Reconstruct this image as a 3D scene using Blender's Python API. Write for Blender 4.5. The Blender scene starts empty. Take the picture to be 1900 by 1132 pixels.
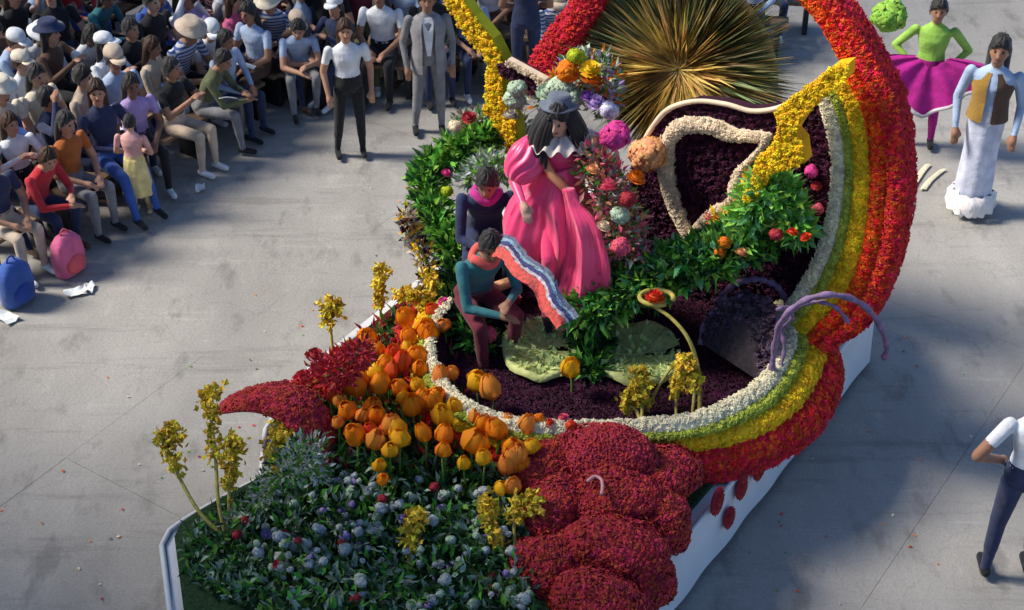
import bpy, math, random
import numpy as np
from mathutils import Vector, Matrix
random.seed(7); rng = np.random.default_rng(7)
S = bpy.context.scene; C = S.collection
R = math.radians

# ------------------------------------------------------------------ camera
F, CAM_H, PITCH = 3000.0, 8.9, R(35.8)
cam = bpy.data.objects.new('camera', bpy.data.cameras.new('camera')); C.objects.link(cam)
cam.location = (0, 0, CAM_H); cam.rotation_euler = (math.pi/2 - PITCH, 0, 0)
cam.data.sensor_width = 36; cam.data.lens = F/1900*36; cam.data.clip_end = 2000
S.camera = cam
# ------------------------------------------------------------------ light
SUN_EL, SUN_ROT = R(44), R(-84)       # light comes from the left, through the gap between two added shade buildings
w = bpy.data.worlds.new('World'); S.world = w; w.use_nodes = True
nt = w.node_tree; bg = nt.nodes['Background']
sky = nt.nodes.new('ShaderNodeTexSky'); sky.sky_type = 'NISHITA'; sky.sun_disc = False
sky.sun_elevation = SUN_EL; sky.sun_rotation = SUN_ROT; sky.ozone_density = 7
nt.links.new(sky.outputs[0], bg.inputs[0]); bg.inputs[1].default_value = 0.088
sd = bpy.data.lights.new('sun', 'SUN'); sd.energy = 5.0; sd.angle = R(20); sd.color = (1, .93, .83)
sun = bpy.data.objects.new('sun', sd); C.objects.link(sun)
sdir = Vector((math.sin(SUN_ROT)*math.cos(SUN_EL), math.cos(SUN_ROT)*math.cos(SUN_EL), math.sin(SUN_EL)))
sun.rotation_euler = sdir.to_track_quat('Z', 'Y').to_euler()
S.view_settings.view_transform = 'Standard'; S.view_settings.look = 'None'
S.view_settings.exposure = 0.9; S.view_settings.gamma = 1
# ------------------------------------------------------------------ places measured on the photograph
cp, sp_ = math.cos(PITCH), math.sin(PITCH)
CC = np.array([0, 0, CAM_H])
AZ = R(33.7); U = np.array([math.sin(AZ), math.cos(AZ), 0.]); V = np.array([math.cos(AZ), -math.sin(AZ), 0.]); Z = np.array([0, 0, 1.])
def ray(x, y): return np.array([0, cp, -sp_]) + np.array([1., 0, 0])*(x-950)/F + np.array([0, sp_, cp])*(566-y)/F
def PZ(x, y, z=0.):
    d = ray(x, y); return CC + d*((z-CAM_H)/d[2])
def PU(x, y, u):
    d = ray(x, y); return CC + d*((u - CC@U)/(d@U))
def W(u, v, z=0.): return U*u + V*v + Z*z
def pix(q):
    d = np.array(q)-CC; z = d[1]*cp - d[2]*sp_
    return 950+F*d[0]/z, 566-F*(d[1]*sp_+d[2]*cp)/z

# ------------------------------------------------------------------ materials
MATS = {}
def mat(name, col, rough=.7, var=.0, scale=20, bump=0., island=0., trans=0., sheen=0., metal=0., spec=.3, hue=0., bscale=None):
    if name in MATS: return MATS[name]
    m = bpy.data.materials.new(name); m.use_nodes = True; n = m.node_tree; b = n.nodes['Principled BSDF']
    b.inputs['Base Color'].default_value = (*col, 1); b.inputs['Roughness'].default_value = rough
    b.inputs['Metallic'].default_value = metal; b.inputs['Specular IOR Level'].default_value = spec
    if sheen: b.inputs['Sheen Weight'].default_value = sheen
    tc = n.nodes.new('ShaderNodeTexCoord')
    last = None
    if var or island or hue:
        h = n.nodes.new('ShaderNodeHueSaturation'); h.inputs['Color'].default_value = (*col, 1)
        val = None
        if var:
            t = n.nodes.new('ShaderNodeTexNoise'); t.inputs['Scale'].default_value = scale; t.inputs['Detail'].default_value = 6
            n.links.new(tc.outputs['Object'], t.inputs['Vector'])
            r = n.nodes.new('ShaderNodeMapRange'); r.inputs[1].default_value = .3; r.inputs[2].default_value = .7
            r.inputs[3].default_value = 1-var; r.inputs[4].default_value = 1+var
            n.links.new(t.outputs['Fac'], r.inputs[0]); val = r.outputs[0]
        if island or hue:
            g = n.nodes.new('ShaderNodeNewGeometry')
            r2 = n.nodes.new('ShaderNodeMapRange'); r2.inputs[3].default_value = 1-island; r2.inputs[4].default_value = 1+island
            n.links.new(g.outputs['Random Per Island'], r2.inputs[0])
            if val is None: val = r2.outputs[0]
            else:
                mu = n.nodes.new('ShaderNodeMath'); mu.operation = 'MULTIPLY'
                n.links.new(val, mu.inputs[0]); n.links.new(r2.outputs[0], mu.inputs[1]); val = mu.outputs[0]
            if hue:
                k = n.nodes.new('ShaderNodeMath'); k.operation = 'MULTIPLY'; k.inputs[1].default_value = 7.31
                f = n.nodes.new('ShaderNodeMath'); f.operation = 'FRACT'
                r3 = n.nodes.new('ShaderNodeMapRange'); r3.inputs[3].default_value = .5-hue; r3.inputs[4].default_value = .5+hue
                n.links.new(g.outputs['Random Per Island'], k.inputs[0]); n.links.new(k.outputs[0], f.inputs[0])
                n.links.new(f.outputs[0], r3.inputs[0]); n.links.new(r3.outputs[0], h.inputs['Hue'])
        n.links.new(val, h.inputs['Value']); n.links.new(h.outputs[0], b.inputs['Base Color']); last = h.outputs[0]
    if bump:
        t = n.nodes.new('ShaderNodeTexNoise'); t.inputs['Scale'].default_value = bscale or scale*2; t.inputs['Detail'].default_value = 5
        n.links.new(tc.outputs['Object'], t.inputs['Vector'])
        bp = n.nodes.new('ShaderNodeBump'); bp.inputs['Strength'].default_value = bump; bp.inputs['Distance'].default_value = .02
        n.links.new(t.outputs['Fac'], bp.inputs['Height']); n.links.new(bp.outputs[0], b.inputs['Normal'])
    if trans:
        out = n.nodes['Material Output']; tr = n.nodes.new('ShaderNodeBsdfTranslucent'); mx = n.nodes.new('ShaderNodeMixShader')
        tr.inputs[0].default_value = (*col, 1)
        if last: n.links.new(last, tr.inputs[0])
        mx.inputs[0].default_value = trans
        n.links.new(b.outputs[0], mx.inputs[1]); n.links.new(tr.outputs[0], mx.inputs[2]); n.links.new(mx.outputs[0], out.inputs[0])
    MATS[name] = m; return m
def petal(name, col, island=.3, hue=.012, trans=.15): return mat(name, col, .65, 0.18, 6, 0, island, trans, 0, 0, .2, hue)
P_white = petal('petals ivory', (.78, .72, .5)); P_cream = petal('petals cream', (.78, .64, .45)); P_green = petal('petals moss green', (.4, .46, .06), .4)
P_yel = petal('petals yellow', (.85, .56, .015), .3, .025); P_org = petal('petals orange', (.85, .22, .01)); P_red = petal('petals red', (.72, .04, .015), .4, .02)
P_crim = petal('petals crimson', (.62, .022, .03)); P_plum = petal('petals plum', (.045, .006, .024), .6, .03); P_mar = petal('petals maroon', (.42, .03, .032), .45, .02)
P_rose = petal('petals rose red', (.42, .035, .05), .3)
P_pink = petal('petals pink', (.8, .12, .2)); P_hot = petal('petals magenta', (.75, .06, .3)); P_lav = petal('petals lavender', (.42, .3, .62)); P_mint = petal('petals mint', (.45, .58, .42))
P_peach = petal('petals peach', (.85, .4, .18)); P_lime = petal('petals lime', (.42, .5, .02)); P_pale = petal('petals pale blue white', (.5, .55, .56))
L_green = petal('leaves green', (.09, .28, .035), .55, .03, .25); L_dark = petal('leaves dark', (.022, .075, .025), .6, .03, .2); L_bright = petal('leaves bright', (.22, .5, .07), .5, .03, .25)
L_mint = petal('leaves mint', (.16, .45, .16), .4, .03, .25); L_fern = petal('fern buds', (.72, .54, .05), .45, .03, .2); L_stem = mat('stem', (.12, .24, .03), .6, .2, 20); L_fstem = mat('fern stem', (.42, .36, .08), .6, .25, 30)
WHITE = mat('white painted board', (.72, .72, .72), .5, .06, 4, .1); SKIRT = mat('white skirt cloth', (.7, .71, .73), .8, .06, 3, .15)
CHASSIS = mat('chassis', (.02, .02, .02), .6, .2); SOIL = mat('bed moss', (.025, .06, .02), .95, .5, 30, .8); PLUM = mat('plum felt', (.035, .006, .02), .95, .4, 30, .8)
LAV = mat('lavender cloth tube', (.22, .14, .25), .7, .3, 14, .4); NET = mat('grey gauze', (.035, .025, .03), .8, .5, 30, .3, sheen=.3)
WOOD = mat('bench wood', (.2, .13, .08), .7, .35, 12, .3); STEEL = mat('dark steel', (.05, .05, .055), .5, .2, 20, metal=.6)
SATIN = mat('pink satin', (.95, .05, .2), .4, .08, 2, .12, sheen=.4, spec=.7, bscale=9)
PAPER = mat('paper', (.75, .78, .74), .8, .1); STRAW = petal('straw', (.68, .52, .18), .5, .03, .3); STRAW_G = petal('straw green', (.34, .36, .17), .6, .09, .3)

# ------------------------------------------------------------------ mesh builder
class MB:
    def __init__(s): s.v = []; s.f = []; s.m = []; s.n = 0
    def add(s, vs, fs, mi=0):
        o = s.n; s.v.extend([tuple(map(float, q)) for q in vs]); s.n += len(vs)
        s.f.extend([tuple(i+o for i in f) for f in fs]); s.m.extend([mi]*len(fs)); return s
    def box(s, c, ax, ay, az, mi=0):
        c = np.array(c, float); vs = [c+sx*ax+sy*ay+sz*az for sx in (-1, 1) for sy in (-1, 1) for sz in (-1, 1)]
        return s.add(vs, [(0, 1, 3, 2), (4, 6, 7, 5), (0, 4, 5, 1), (2, 3, 7, 6), (0, 2, 6, 4), (1, 5, 7, 3)], mi)
    def tube(s, pts, rad, n=8, mi=0):
        pts = [np.array(p, float) for p in pts]; k = len(pts)
        if np.isscalar(rad): rad = [rad]*k
        vs = []; prev = None
        for i, p in enumerate(pts):
            t = pts[min(i+1, k-1)]-pts[max(i-1, 0)]; t = t/(np.linalg.norm(t)+1e-9)
            if prev is None:
                a = np.array([0, 0, 1.]) if abs(t[2]) < .9 else np.array([1., 0, 0]); prev = np.cross(t, a)
            a = prev - t*(prev@t); a /= np.linalg.norm(a)+1e-9; b = np.cross(t, a); prev = a
            for j in range(n):
                th = 2*math.pi*j/n; vs.append(p+rad[i]*(math.cos(th)*a+math.sin(th)*b))
        fs = [(i*n+j, i*n+(j+1) % n, (i+1)*n+(j+1) % n, (i+1)*n+j) for i in range(k-1) for j in range(n)]
        fs += [tuple(range(n))[::-1], tuple((k-1)*n+j for j in range(n))]
        return s.add(vs, fs, mi)
    def ell(s, c, r, n=12, m=8, rot=None, mi=0):
        c = np.array(c, float); r = np.array(r, float)*np.ones(3); vs = [(0, 0, -1)]
        for i in range(1, m):
            ph = -math.pi/2+math.pi*i/m
            vs += [(math.cos(ph)*math.cos(2*math.pi*j/n), math.cos(ph)*math.sin(2*math.pi*j/n), math.sin(ph)) for j in range(n)]
        vs.append((0, 0, 1)); vs = np.array(vs)*r
        if rot is not None: vs = vs@np.array(rot).T
        fs = [(0, 1+(j+1) % n, 1+j) for j in range(n)]
        fs += [(1+i*n+j, 1+i*n+(j+1) % n, 1+(i+1)*n+(j+1) % n, 1+(i+1)*n+j) for i in range(m-2) for j in range(n)]
        t = len(vs)-1; fs += [(1+(m-2)*n+j, 1+(m-2)*n+(j+1) % n, t) for j in range(n)]
        return s.add(vs+c, fs, mi)
    def loft(s, rings, mi=0, cap=True, closed=True):      # rings: list of equal length point lists
        n = len(rings[0]); vs = [p for r in rings for p in r]
        e = n if closed else n-1
        fs = [(i*n+j, i*n+(j+1) % n, (i+1)*n+(j+1) % n, (i+1)*n+j) for i in range(len(rings)-1) for j in range(e)]
        if cap: fs += [tuple(range(n))[::-1], tuple((len(rings)-1)*n+j for j in range(n))]
        return s.add(vs, fs, mi)
    def prism(s, poly, off, mi=0):
        n = len(poly); a = [np.array(p, float) for p in poly]; b = [p+off for p in a]
        fs = [tuple(range(n)), tuple(range(2*n-1, n-1, -1))]+[(j, n+j, n+(j+1) % n, (j+1) % n) for j in range(n)]
        return s.add(a+b, fs, mi)
    def leaf(s, p, d, nrm, L, wd, mi=0):
        p = np.array(p); d = d/np.linalg.norm(d); sd_ = np.cross(d, nrm); sd_ /= np.linalg.norm(sd_)+1e-9; nn = np.cross(sd_, d)
        return s.add([p, p+d*L*.45+sd_*wd+nn*wd*.3, p+d*L-nn*L*.12, p+d*L*.45-sd_*wd+nn*wd*.3, p+d*L*.5], [(0, 4, 1), (1, 4, 2), (2, 4, 3), (3, 4, 0)], mi)
    def tuft(s, p, nrm, r, mi=0, k=6, h=.6):               # one small blossom head: ring of petal tips round a raised heart
        nrm = nrm/(np.linalg.norm(nrm)+1e-9); a = np.cross(nrm, [.3, .5, .81]); a /= np.linalg.norm(a)+1e-9; b = np.cross(nrm, a)
        th0 = random.random()*6.28; vs = [p+nrm*r*h]
        for j in range(2*k):
            th = th0+math.pi*j/k; rr = r if j % 2 else r*.62
            vs.append(p+rr*(math.cos(th)*a+math.sin(th)*b)+nrm*(r*.35 if j % 2 else r*.1))
        return s.add(vs, [(0, 1+j, 1+(j+1) % (2*k)) for j in range(2*k)], mi)
    def build(s, name, mats, parent=None, smooth=False, **props):
        me = bpy.data.meshes.new(name); me.from_pydata(s.v, [], s.f)
        mats = mats if isinstance(mats, (list, tuple)) else [mats]
        for m in mats: me.materials.append(m)
        if len(mats) > 1: me.polygons.foreach_set('material_index', s.m)
        if smooth: me.polygons.foreach_set('use_smooth', [True]*len(s.f))
        me.update(); o = bpy.data.objects.new(name, me); C.objects.link(o)
        if parent: o.parent = parent
        for k, v in props.items(): o[k] = v
        return o
def thing(name, label, cat, loc=(0, 0, 0), rz=0., group=None, scale=1.):
    o = bpy.data.objects.new(name, None); C.objects.link(o); o.location = loc; o.rotation_euler = (0, 0, rz); o.scale = (scale,)*3
    o.empty_display_size = .1; tag(o, label, cat, group); return o
def tag(o, label, cat, group=None):
    o['label'] = label; o['category'] = cat
    if group: o['group'] = group
    return o
def local(q, root): return np.array(q)-np.array(root.location)
def spline(pts, n):
    pts = [np.array(p, float) for p in pts]; k = len(pts); out = []
    for i in range(n):
        t = i/(n-1)*(k-1); a = min(int(t), k-2); f = t-a
        p0, p1, p2, p3 = pts[max(a-1, 0)], pts[a], pts[a+1], pts[min(a+2, k-1)]
        out.append(.5*((2*p1)+(-p0+p2)*f+(2*p0-5*p1+4*p2-p3)*f*f+(-p0+3*p1-3*p2+p3)*f**3))
    return out
def nrand(s=1.): return rng.normal(size=3)*s
def unit(v): return v/(np.linalg.norm(v)+1e-9)
def studs(grid, count, r, name, m, parent, up=None, **kw):
    """small blossoms spread over a surface grid (rows of points), one joined mass"""
    g = np.array(grid); a = g[:-1, :-1]; b = g[1:, :-1]; c = g[:-1, 1:]; e = g[1:, 1:]
    nr = np.cross(b-a, c-a); ar = np.linalg.norm(nr, axis=2); pr = (ar/ar.sum()).ravel()
    idx = rng.choice(len(pr), count, p=pr); mb = MB(); sgn = 1
    for q in idx:
        i, j = divmod(q, g.shape[1]-1); s_, t_ = rng.random(2)
        p = a[i, j]*(1-s_)*(1-t_)+b[i, j]*s_*(1-t_)+c[i, j]*(1-s_)*t_+e[i, j]*s_*t_
        n_ = unit(nr[i, j])
        if (CC-p)@n_ < 0: n_ = -n_
        mb.tuft(p, n_+nrand(.25), r*random.uniform(.7, 1.25), k=kw.get('k', 5))
    o = mb.build(name, m, parent); o['kind'] = 'stuff'; return o

# ------------------------------------------------------------------ road: a base sheet and cast concrete slabs with open joints
ASPH = mat('road base', (.3, .29, .28), .9, .3, 3)
MB().add([(-300, -300, -.03), (300, -300, -.03), (300, 300, -.03), (-300, 300, -.03)], [(0, 1, 2, 3)]).build('ground', ASPH, kind='structure')
CONC = bpy.data.materials.new('cast concrete'); CONC.use_nodes = True
def make_conc():
    n = CONC.node_tree; b = n.nodes['Principled BSDF']; L = n.links.new; N = n.nodes.new
    g = N('ShaderNodeNewGeometry'); mp = N('ShaderNodeMapping'); mp.inputs['Rotation'].default_value = (0, 0, AZ-.3); mp.inputs['Scale'].default_value = (1, .45, 1)
    L(g.outputs['Position'], mp.inputs[0])
    def noise(sc, vec, det=8, rough=.6):
        t = N('ShaderNodeTexNoise'); t.inputs['Scale'].default_value = sc; t.inputs['Detail'].default_value = det; t.inputs['Roughness'].default_value = rough
        L(vec, t.inputs['Vector']); return t.outputs['Fac']
    def ramp(s_, stops):
        r = N('ShaderNodeValToRGB'); L(s_, r.inputs[0])
        e = r.color_ramp.elements
        for i, (p, c) in enumerate(stops):
            q = e[i] if i < 2 else e.new(p)
            q.position = p; q.color = (c, c, c, 1)
        return r.outputs[0]
    base = N('ShaderNodeMix'); base.data_type = 'RGBA'; base.blend_type = 'MULTIPLY'; base.inputs[0].default_value = 1
    rc = N('ShaderNodeRGB'); rc.outputs[0].default_value = (.36, .34, .305, 1)
    L(rc.outputs[0], base.inputs[6]); L(ramp(noise(.9, mp.outputs[0]), [(.3, .74), (.7, 1.12)]), base.inputs[7])
    m2 = N('ShaderNodeMix'); m2.data_type = 'RGBA'; m2.blend_type = 'MULTIPLY'; m2.inputs[0].default_value = 1
    L(base.outputs[2], m2.inputs[6]); L(ramp(noise(3.4, mp.outputs[0], 5), [(.32, .7), (.44, 1.0), (.62, 1.0), (.72, 1.16)]), m2.inputs[7])
    m3 = N('ShaderNodeMix'); m3.data_type = 'RGBA'; m3.blend_type = 'MULTIPLY'; m3.inputs[0].default_value = 1
    L(m2.outputs[2], m3.inputs[6]); L(ramp(noise(60, g.outputs['Position'], 3), [(.3, .86), (.7, 1.1)]), m3.inputs[7])
    mp2 = N('ShaderNodeMapping'); mp2.inputs['Rotation'].default_value = (0, 0, -(math.pi/2-AZ)+.0); mp2.inputs['Scale'].default_value = (.35, 3.2, 1); mp2.vector_type = 'TEXTURE' if False else 'POINT'
    L(g.outputs['Position'], mp2.inputs[0])
    m4 = N('ShaderNodeMix'); m4.data_type = 'RGBA'; m4.blend_type = 'MULTIPLY'; m4.inputs[0].default_value = 1
    L(m3.outputs[2], m4.inputs[6]); L(ramp(noise(1.3, mp2.outputs[0], 7, .7), [(.34, .78), (.46, 1.0), (.6, 1.0), (.68, 1.22)]), m4.inputs[7])
    vo = N('ShaderNodeTexVoronoi'); vo.feature = 'DISTANCE_TO_EDGE'; vo.inputs['Scale'].default_value = .55
    wv_ = N('ShaderNodeVectorMath'); wv_.operation = 'ADD'; tn = N('ShaderNodeTexNoise'); tn.inputs['Scale'].default_value = 2.2; tn.inputs['Detail'].default_value = 8
    L(g.outputs['Position'], tn.inputs['Vector']); L(g.outputs['Position'], wv_.inputs[0]); L(tn.outputs['Color'], wv_.inputs[1]); L(wv_.outputs[0], vo.inputs['Vector'])
    m5 = N('ShaderNodeMix'); m5.data_type = 'RGBA'; m5.blend_type = 'MULTIPLY'; m5.inputs[0].default_value = .25
    L(m4.outputs[2], m5.inputs[6]); L(ramp(vo.outputs['Distance'], [(.0, .45), (.008, 1.0)]), m5.inputs[7])
    m3 = m5
    L(m3.outputs[2], b.inputs['Base Color']); b.inputs['Roughness'].default_value = .88
    bp = N('ShaderNodeBump'); bp.inputs['Strength'].default_value = .5; bp.inputs['Distance'].default_value = .015
    L(noise(25, g.outputs['Position'], 8), bp.inputs['Height']); L(bp.outputs[0], b.inputs['Normal'])
make_conc()
road = bpy.data.objects.new('road', None); C.objects.link(road); road['kind'] = 'structure'
def slab_mesh(lu, lv):
    mb = MB(); g = .001; e = .001
    a = [(g, g), (lu-g, g), (lu-g, lv-g), (g, lv-g)]; b = [(g+e, g+e), (lu-g-e, g+e), (lu-g-e, lv-g-e), (g+e, lv-g-e)]
    vs = [W(u, v, -.028) for u, v in a]+[W(u, v, -.003) for u, v in a]+[W(u, v, 0) for u, v in b]
    mb.add(vs, [(8, 9, 10, 11)]+[(i, (i+1) % 4, 4+(i+1) % 4, 4+i) for i in range(4)]+[(4+i, 4+(i+1) % 4, 8+(i+1) % 4, 8+i) for i in range(4)])
    return mb
LU, LV = 4.2, 3.1; sm = None
V0 = float(PZ(350, 680)@V)
for a in range(0, 7):
    for b in range(-4, 5):
        u0 = 2.2+a*LU+(b % 2)*1.7; v0 = V0+b*LV
        cs = [W(u0+x, v0+y) for x in (0, LU) for y in (0, LV)]
        px = [pix(c) for c in cs if c[1] > 3]
        if not px or max(p[0] for p in px) < -200 or min(p[0] for p in px) > 2100 or max(p[1] for p in px) < -250 or min(p[1] for p in px) > 1500: continue
        if sm is None: o = slab_mesh(LU, LV).build('concrete_slab', CONC, road); sm = o.data
        else:
            o = bpy.data.objects.new('concrete_slab', sm); C.objects.link(o); o.parent = road
        o.location = W(u0, v0, random.uniform(-.004, .002))

# ------------------------------------------------------------------ unseen buildings, added outside the frame to shade the near and far road
def building(name, label, x1, y0, y1, h, col, storeys, bays, depth=14):
    bwall = mat(name+' plaster', col, .85, .1, .6, .1); t = thing(name, label, 'building', (x1, y0, 0), group='added shade buildings outside the frame')
    MB().box((-depth/2, (y1-y0)/2, h/2), np.array([depth/2, 0, 0]), np.array([0, (y1-y0)/2, 0]), Z*h/2).build('wall', bwall, t)
    MB().box((-depth/2, (y1-y0)/2, h+.2), np.array([depth/2+.3, 0, 0]), np.array([0, (y1-y0)/2+.3, 0]), Z*.2).build('roof', mat('cornice', (.4, .38, .34), .8), t)
    fm = pm = None; sh = h/storeys; bw = (y1-y0)/bays
    for i in range(storeys):
        for j in range(bays):
            c = np.array([.04, bw*(j+.5), sh*(i+.55)])
            if fm is None:
                f = MB(); wd, hh = bw*.24, sh*.3
                for s_ in (-1, 1):
                    f.box((0, s_*wd, 0), np.array([.06, 0, 0]), np.array([0, .05, 0]), Z*(hh+.05)); f.box((0, 0, s_*hh), np.array([.06, 0, 0]), np.array([0, wd-.05, 0]), Z*.05)
                fo = f.build('window', mat('window frame', (.5, .48, .45), .5), t); fm = fo.data
                po = MB().box((0, 0, 0), np.array([.012, 0, 0]), np.array([0, wd-.05, 0]), Z*(hh-.05)).build('pane', mat('window glass', (.03, .04, .05), .08, spec=.6), fo); pm = po.data
            else:
                fo = bpy.data.objects.new('window', fm); C.objects.link(fo); fo.parent = t
                po = bpy.data.objects.new('pane', pm); C.objects.link(po); po.parent = fo
            fo.location = c
building('shade_building', 'unseen plastered building added to shade the near road, behind the near end of the seated crowd', -17, -12, 12.0, 24, (.42, .36, .28), 7, 6)
building('shade_building', 'unseen plastered building added to shade the far road, behind the far end of the seated crowd', -17, 18.6, 46, 24, (.42, .36, .28), 7, 7)

# ------------------------------------------------------------------ the float
FL = thing('parade_float', 'long flower covered parade float with white skirt, dark pool and rainbow flower wing', 'float', W(8, -5.4, 0))
def fl(mb, name, m, parent=None, smooth=False, **pr):
    """part of the float given in place; the float's root stands on the road under it"""
    o = mb.build(name, m, parent or FL, smooth, **pr)
    if parent is None: o.location = -Vector(FL.location)
    return o
DZ = .65
c0 = PZ(310, 1010, DZ); print('front corner', c0@U, c0@V)
vR, vL = -3.7, -7.12
out = [(5.0, -4.0), (5.25, -3.72), (11.2, vR), (11.5, -4.0), (11.5, -6.9), (11.2, vL), (7.45, vL)]+[(float(PZ(x, y, DZ)@U), float(PZ(x, y, DZ)@V)) for x, y in ((500, 800), (492, 888), (420, 925), (350, 965), (322, 985), (308, 1012))]+[(4.6, -5.6)]
def ring_pts(z, grow=0.): 
    c = np.mean(out, axis=0); return [W(*(np.array(q)+grow*(np.array(q)-c)/np.linalg.norm(np.array(q)-c)), z) for q in out]
mb = MB(); mb.prism(ring_pts(DZ-.06), Z*.06); fl(mb, 'deck', WHITE)
mb = MB(); mb.prism(ring_pts(.25, -.25), Z*.33); fl(mb, 'chassis', CHASSIS)
# skirt cloth, lightly rippled, round the whole deck
loop = []
for i in range(len(out)):
    a, b = np.array(out[i]), np.array(out[(i+1) % len(out)]); n = max(2, int(np.linalg.norm(b-a)/.06))
    loop += [a+(b-a)*k/n for k in range(n)]
cen = np.mean(out, axis=0); rings = []
for z, g in ((DZ+.004, .03), (.5, .035), (.3, .04), (.06, .05)):
    rings.append([W(*(q+unit(q-cen)*(g+.006*math.sin(i*.55)*(DZ-z)/DZ*1.6)), z) for i, q in enumerate(loop)])
fl(MB().loft(rings, cap=False), 'skirt', SKIRT, smooth=True)
mb = MB(); mb.tube([W(*(q+unit(q-cen)*.03), DZ+.015) for q in loop+loop[:1]], .022, 6); fl(mb, 'edge_rail', WHITE, smooth=True)
for (x, y, sc_) in ((1330, 930, 1.0), (1408, 868, .95), (1378, 882, .6), (1440, 842, .7), (1375, 905, .85), (1352, 960, .8)):   # plum rosettes on the skirt
    d = ray(x, y); t = ((vR+.06)-CC@V)/(d@V); p = CC+d*t
    r = MB(); r.ell((0, 0, 0), (.085*sc_, .03, .13*sc_), 14, 8, np.array([U, V, Z]).T)
    for k in range(70):
        th = k*2.4; q = math.sqrt(k/70); r.tuft(U*math.cos(th)*q*.085*sc_+Z*math.sin(th)*q*.13*sc_+V*.03*math.sqrt(1-q*q), V+nrand(.2), .016)
    o = fl(r, 'rosette', P_mar); o.location = Vector(p)-Vector(FL.location)

rl = MB()
for k in range(8):
    u_ = 7.5+k*.42; rl.box(W(u_+.205, vL+.02, DZ+.07), U*.203, V*.02, Z*.065)
rl.box(W(9.15, vL+.02, DZ+.14), U*1.68, V*.035, Z*.012); fl(rl, 'side_board', WHITE)
# planted bed over the front deck and dark pool floor
mb = MB(); mb.prism([W(*(cen+(np.array(q)-cen)*.965), DZ+.004) for q in out], Z*.05); fl(mb, 'moss_bed', SOIL)
# lower rim: stations of band borders, read off the picture at their own heights (top lip 1.2 m, outer foot .78 m)
LOW = [[(842, 560), (832, 556), (822, 552), (810, 548), (785, 545)],
       [(812, 600), (800, 597), (788, 594), (775, 590), (745, 585)],
       [(808, 655), (790, 660), (775, 664), (760, 668), (725, 675)],
       [(838, 715), (815, 726), (800, 736), (785, 745), (750, 770)],
       [(890, 752), (873, 772), (860, 785), (848, 798), (822, 830)],
       [(965, 775), (955, 800), (948, 816), (940, 832), (925, 870)],
       [(1080, 780), (1078, 806), (1076, 824), (1074, 840), (1070, 880)],
       [(1200, 776), (1204, 804), (1208, 823), (1212, 842), (1222, 884)],
       [(1290, 764), (1302, 792), (1312, 811), (1324, 832), (1345, 872)],
       [(1350, 740), (1370, 765), (1392, 788), (1412, 808), (1445, 838)],
       [(1405, 703), (1432, 724), (1458, 742), (1482, 760), (1522, 785)],
       [(1440, 655), (1468, 668), (1496, 680), (1524, 692), (1562, 708)],
       [(1452, 610), (1480, 618), (1508, 628), (1532, 640), (1556, 655)],
       [(1440, 560), (1462, 566), (1486, 574), (1508, 584), (1532, 600)]]
ZS = [1.2, 1.16, 1.07, .98, .8]
rows = [[PZ(x, y, ZS[j]) for j, (x, y) in enumerate(st)] for st in LOW]
cols = [spline([r[j] for r in rows], 60) for j in range(5)]; cols[2] = [a*.3+b*.7 for a, b in zip(cols[1], cols[2])]
def band(ca, cb, name, m, bulge, cnt, r, thick, parent=None, extra=None):
    K = 5; n = len(ca); g = []
    for i in range(n):
        a, b = ca[i], cb[i]; t = ca[min(i+1, n-1)]-ca[max(i-1, 0)]; nr = unit(np.cross(t, b-a))
        if (CC-a)@nr < 0: nr = -nr
        g.append([a+(b-a)*k/K+nr*bulge*math.sin(math.pi*k/K) for k in range(K+1)])
    o = MB(); rings = []
    for i in range(n): rings.append(list(g[i])+[g[i][-1]+thick, g[i][0]+thick])
    o.loft(rings); ob = fl(o, name, m, smooth=False) ; s_ = studs(g, cnt, r, 'blossoms', m, ob); return ob
for j, (nm, m, m2) in enumerate((('ivory_band', P_white, 0), ('green_band', P_green, 0), ('yellow_band', P_yel, 0), ('red_band', P_red, 0))):
    band(cols[j], cols[j+1], nm, m, .035, (1300, 1100, 1100, 2100)[j], .024, -Z*.12)
# pool wall inside and pool floor
inner = cols[0]
pc = np.mean([p for p in inner], axis=0)
back = spline([inner[-1], PZ(1400, 500, 1.2), PZ(1250, 470, 1.2), PZ(1100, 470, 1.2), PZ(930, 490, 1.2), inner[0]], 30)[1:-1]
lp = list(inner)+list(back); pc = np.mean(lp, axis=0)
def shrink(k, z): return [np.array([*(pc[:2]+(p[:2]-pc[:2])*k), z]) for p in lp]
wl = [shrink(1.0, 1.18), shrink(.97, 1.02), shrink(.93, .93)]
ob = fl(MB().loft(wl, cap=False), 'pool_wall', PLUM)
flr = [shrink(.93*k, .93+.02*math.sin(7*k)) for k in (1, .8, .6, .4, .2, .02)]
ob = fl(MB().loft(flr, cap=False), 'pool_floor', PLUM)
studs([r+r[:1] for r in flr], 5200, .026, 'blossoms', P_plum, ob); studs([r+r[:1] for r in wl], 1500, .024, 'blossoms', P_plum, ob)

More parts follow.
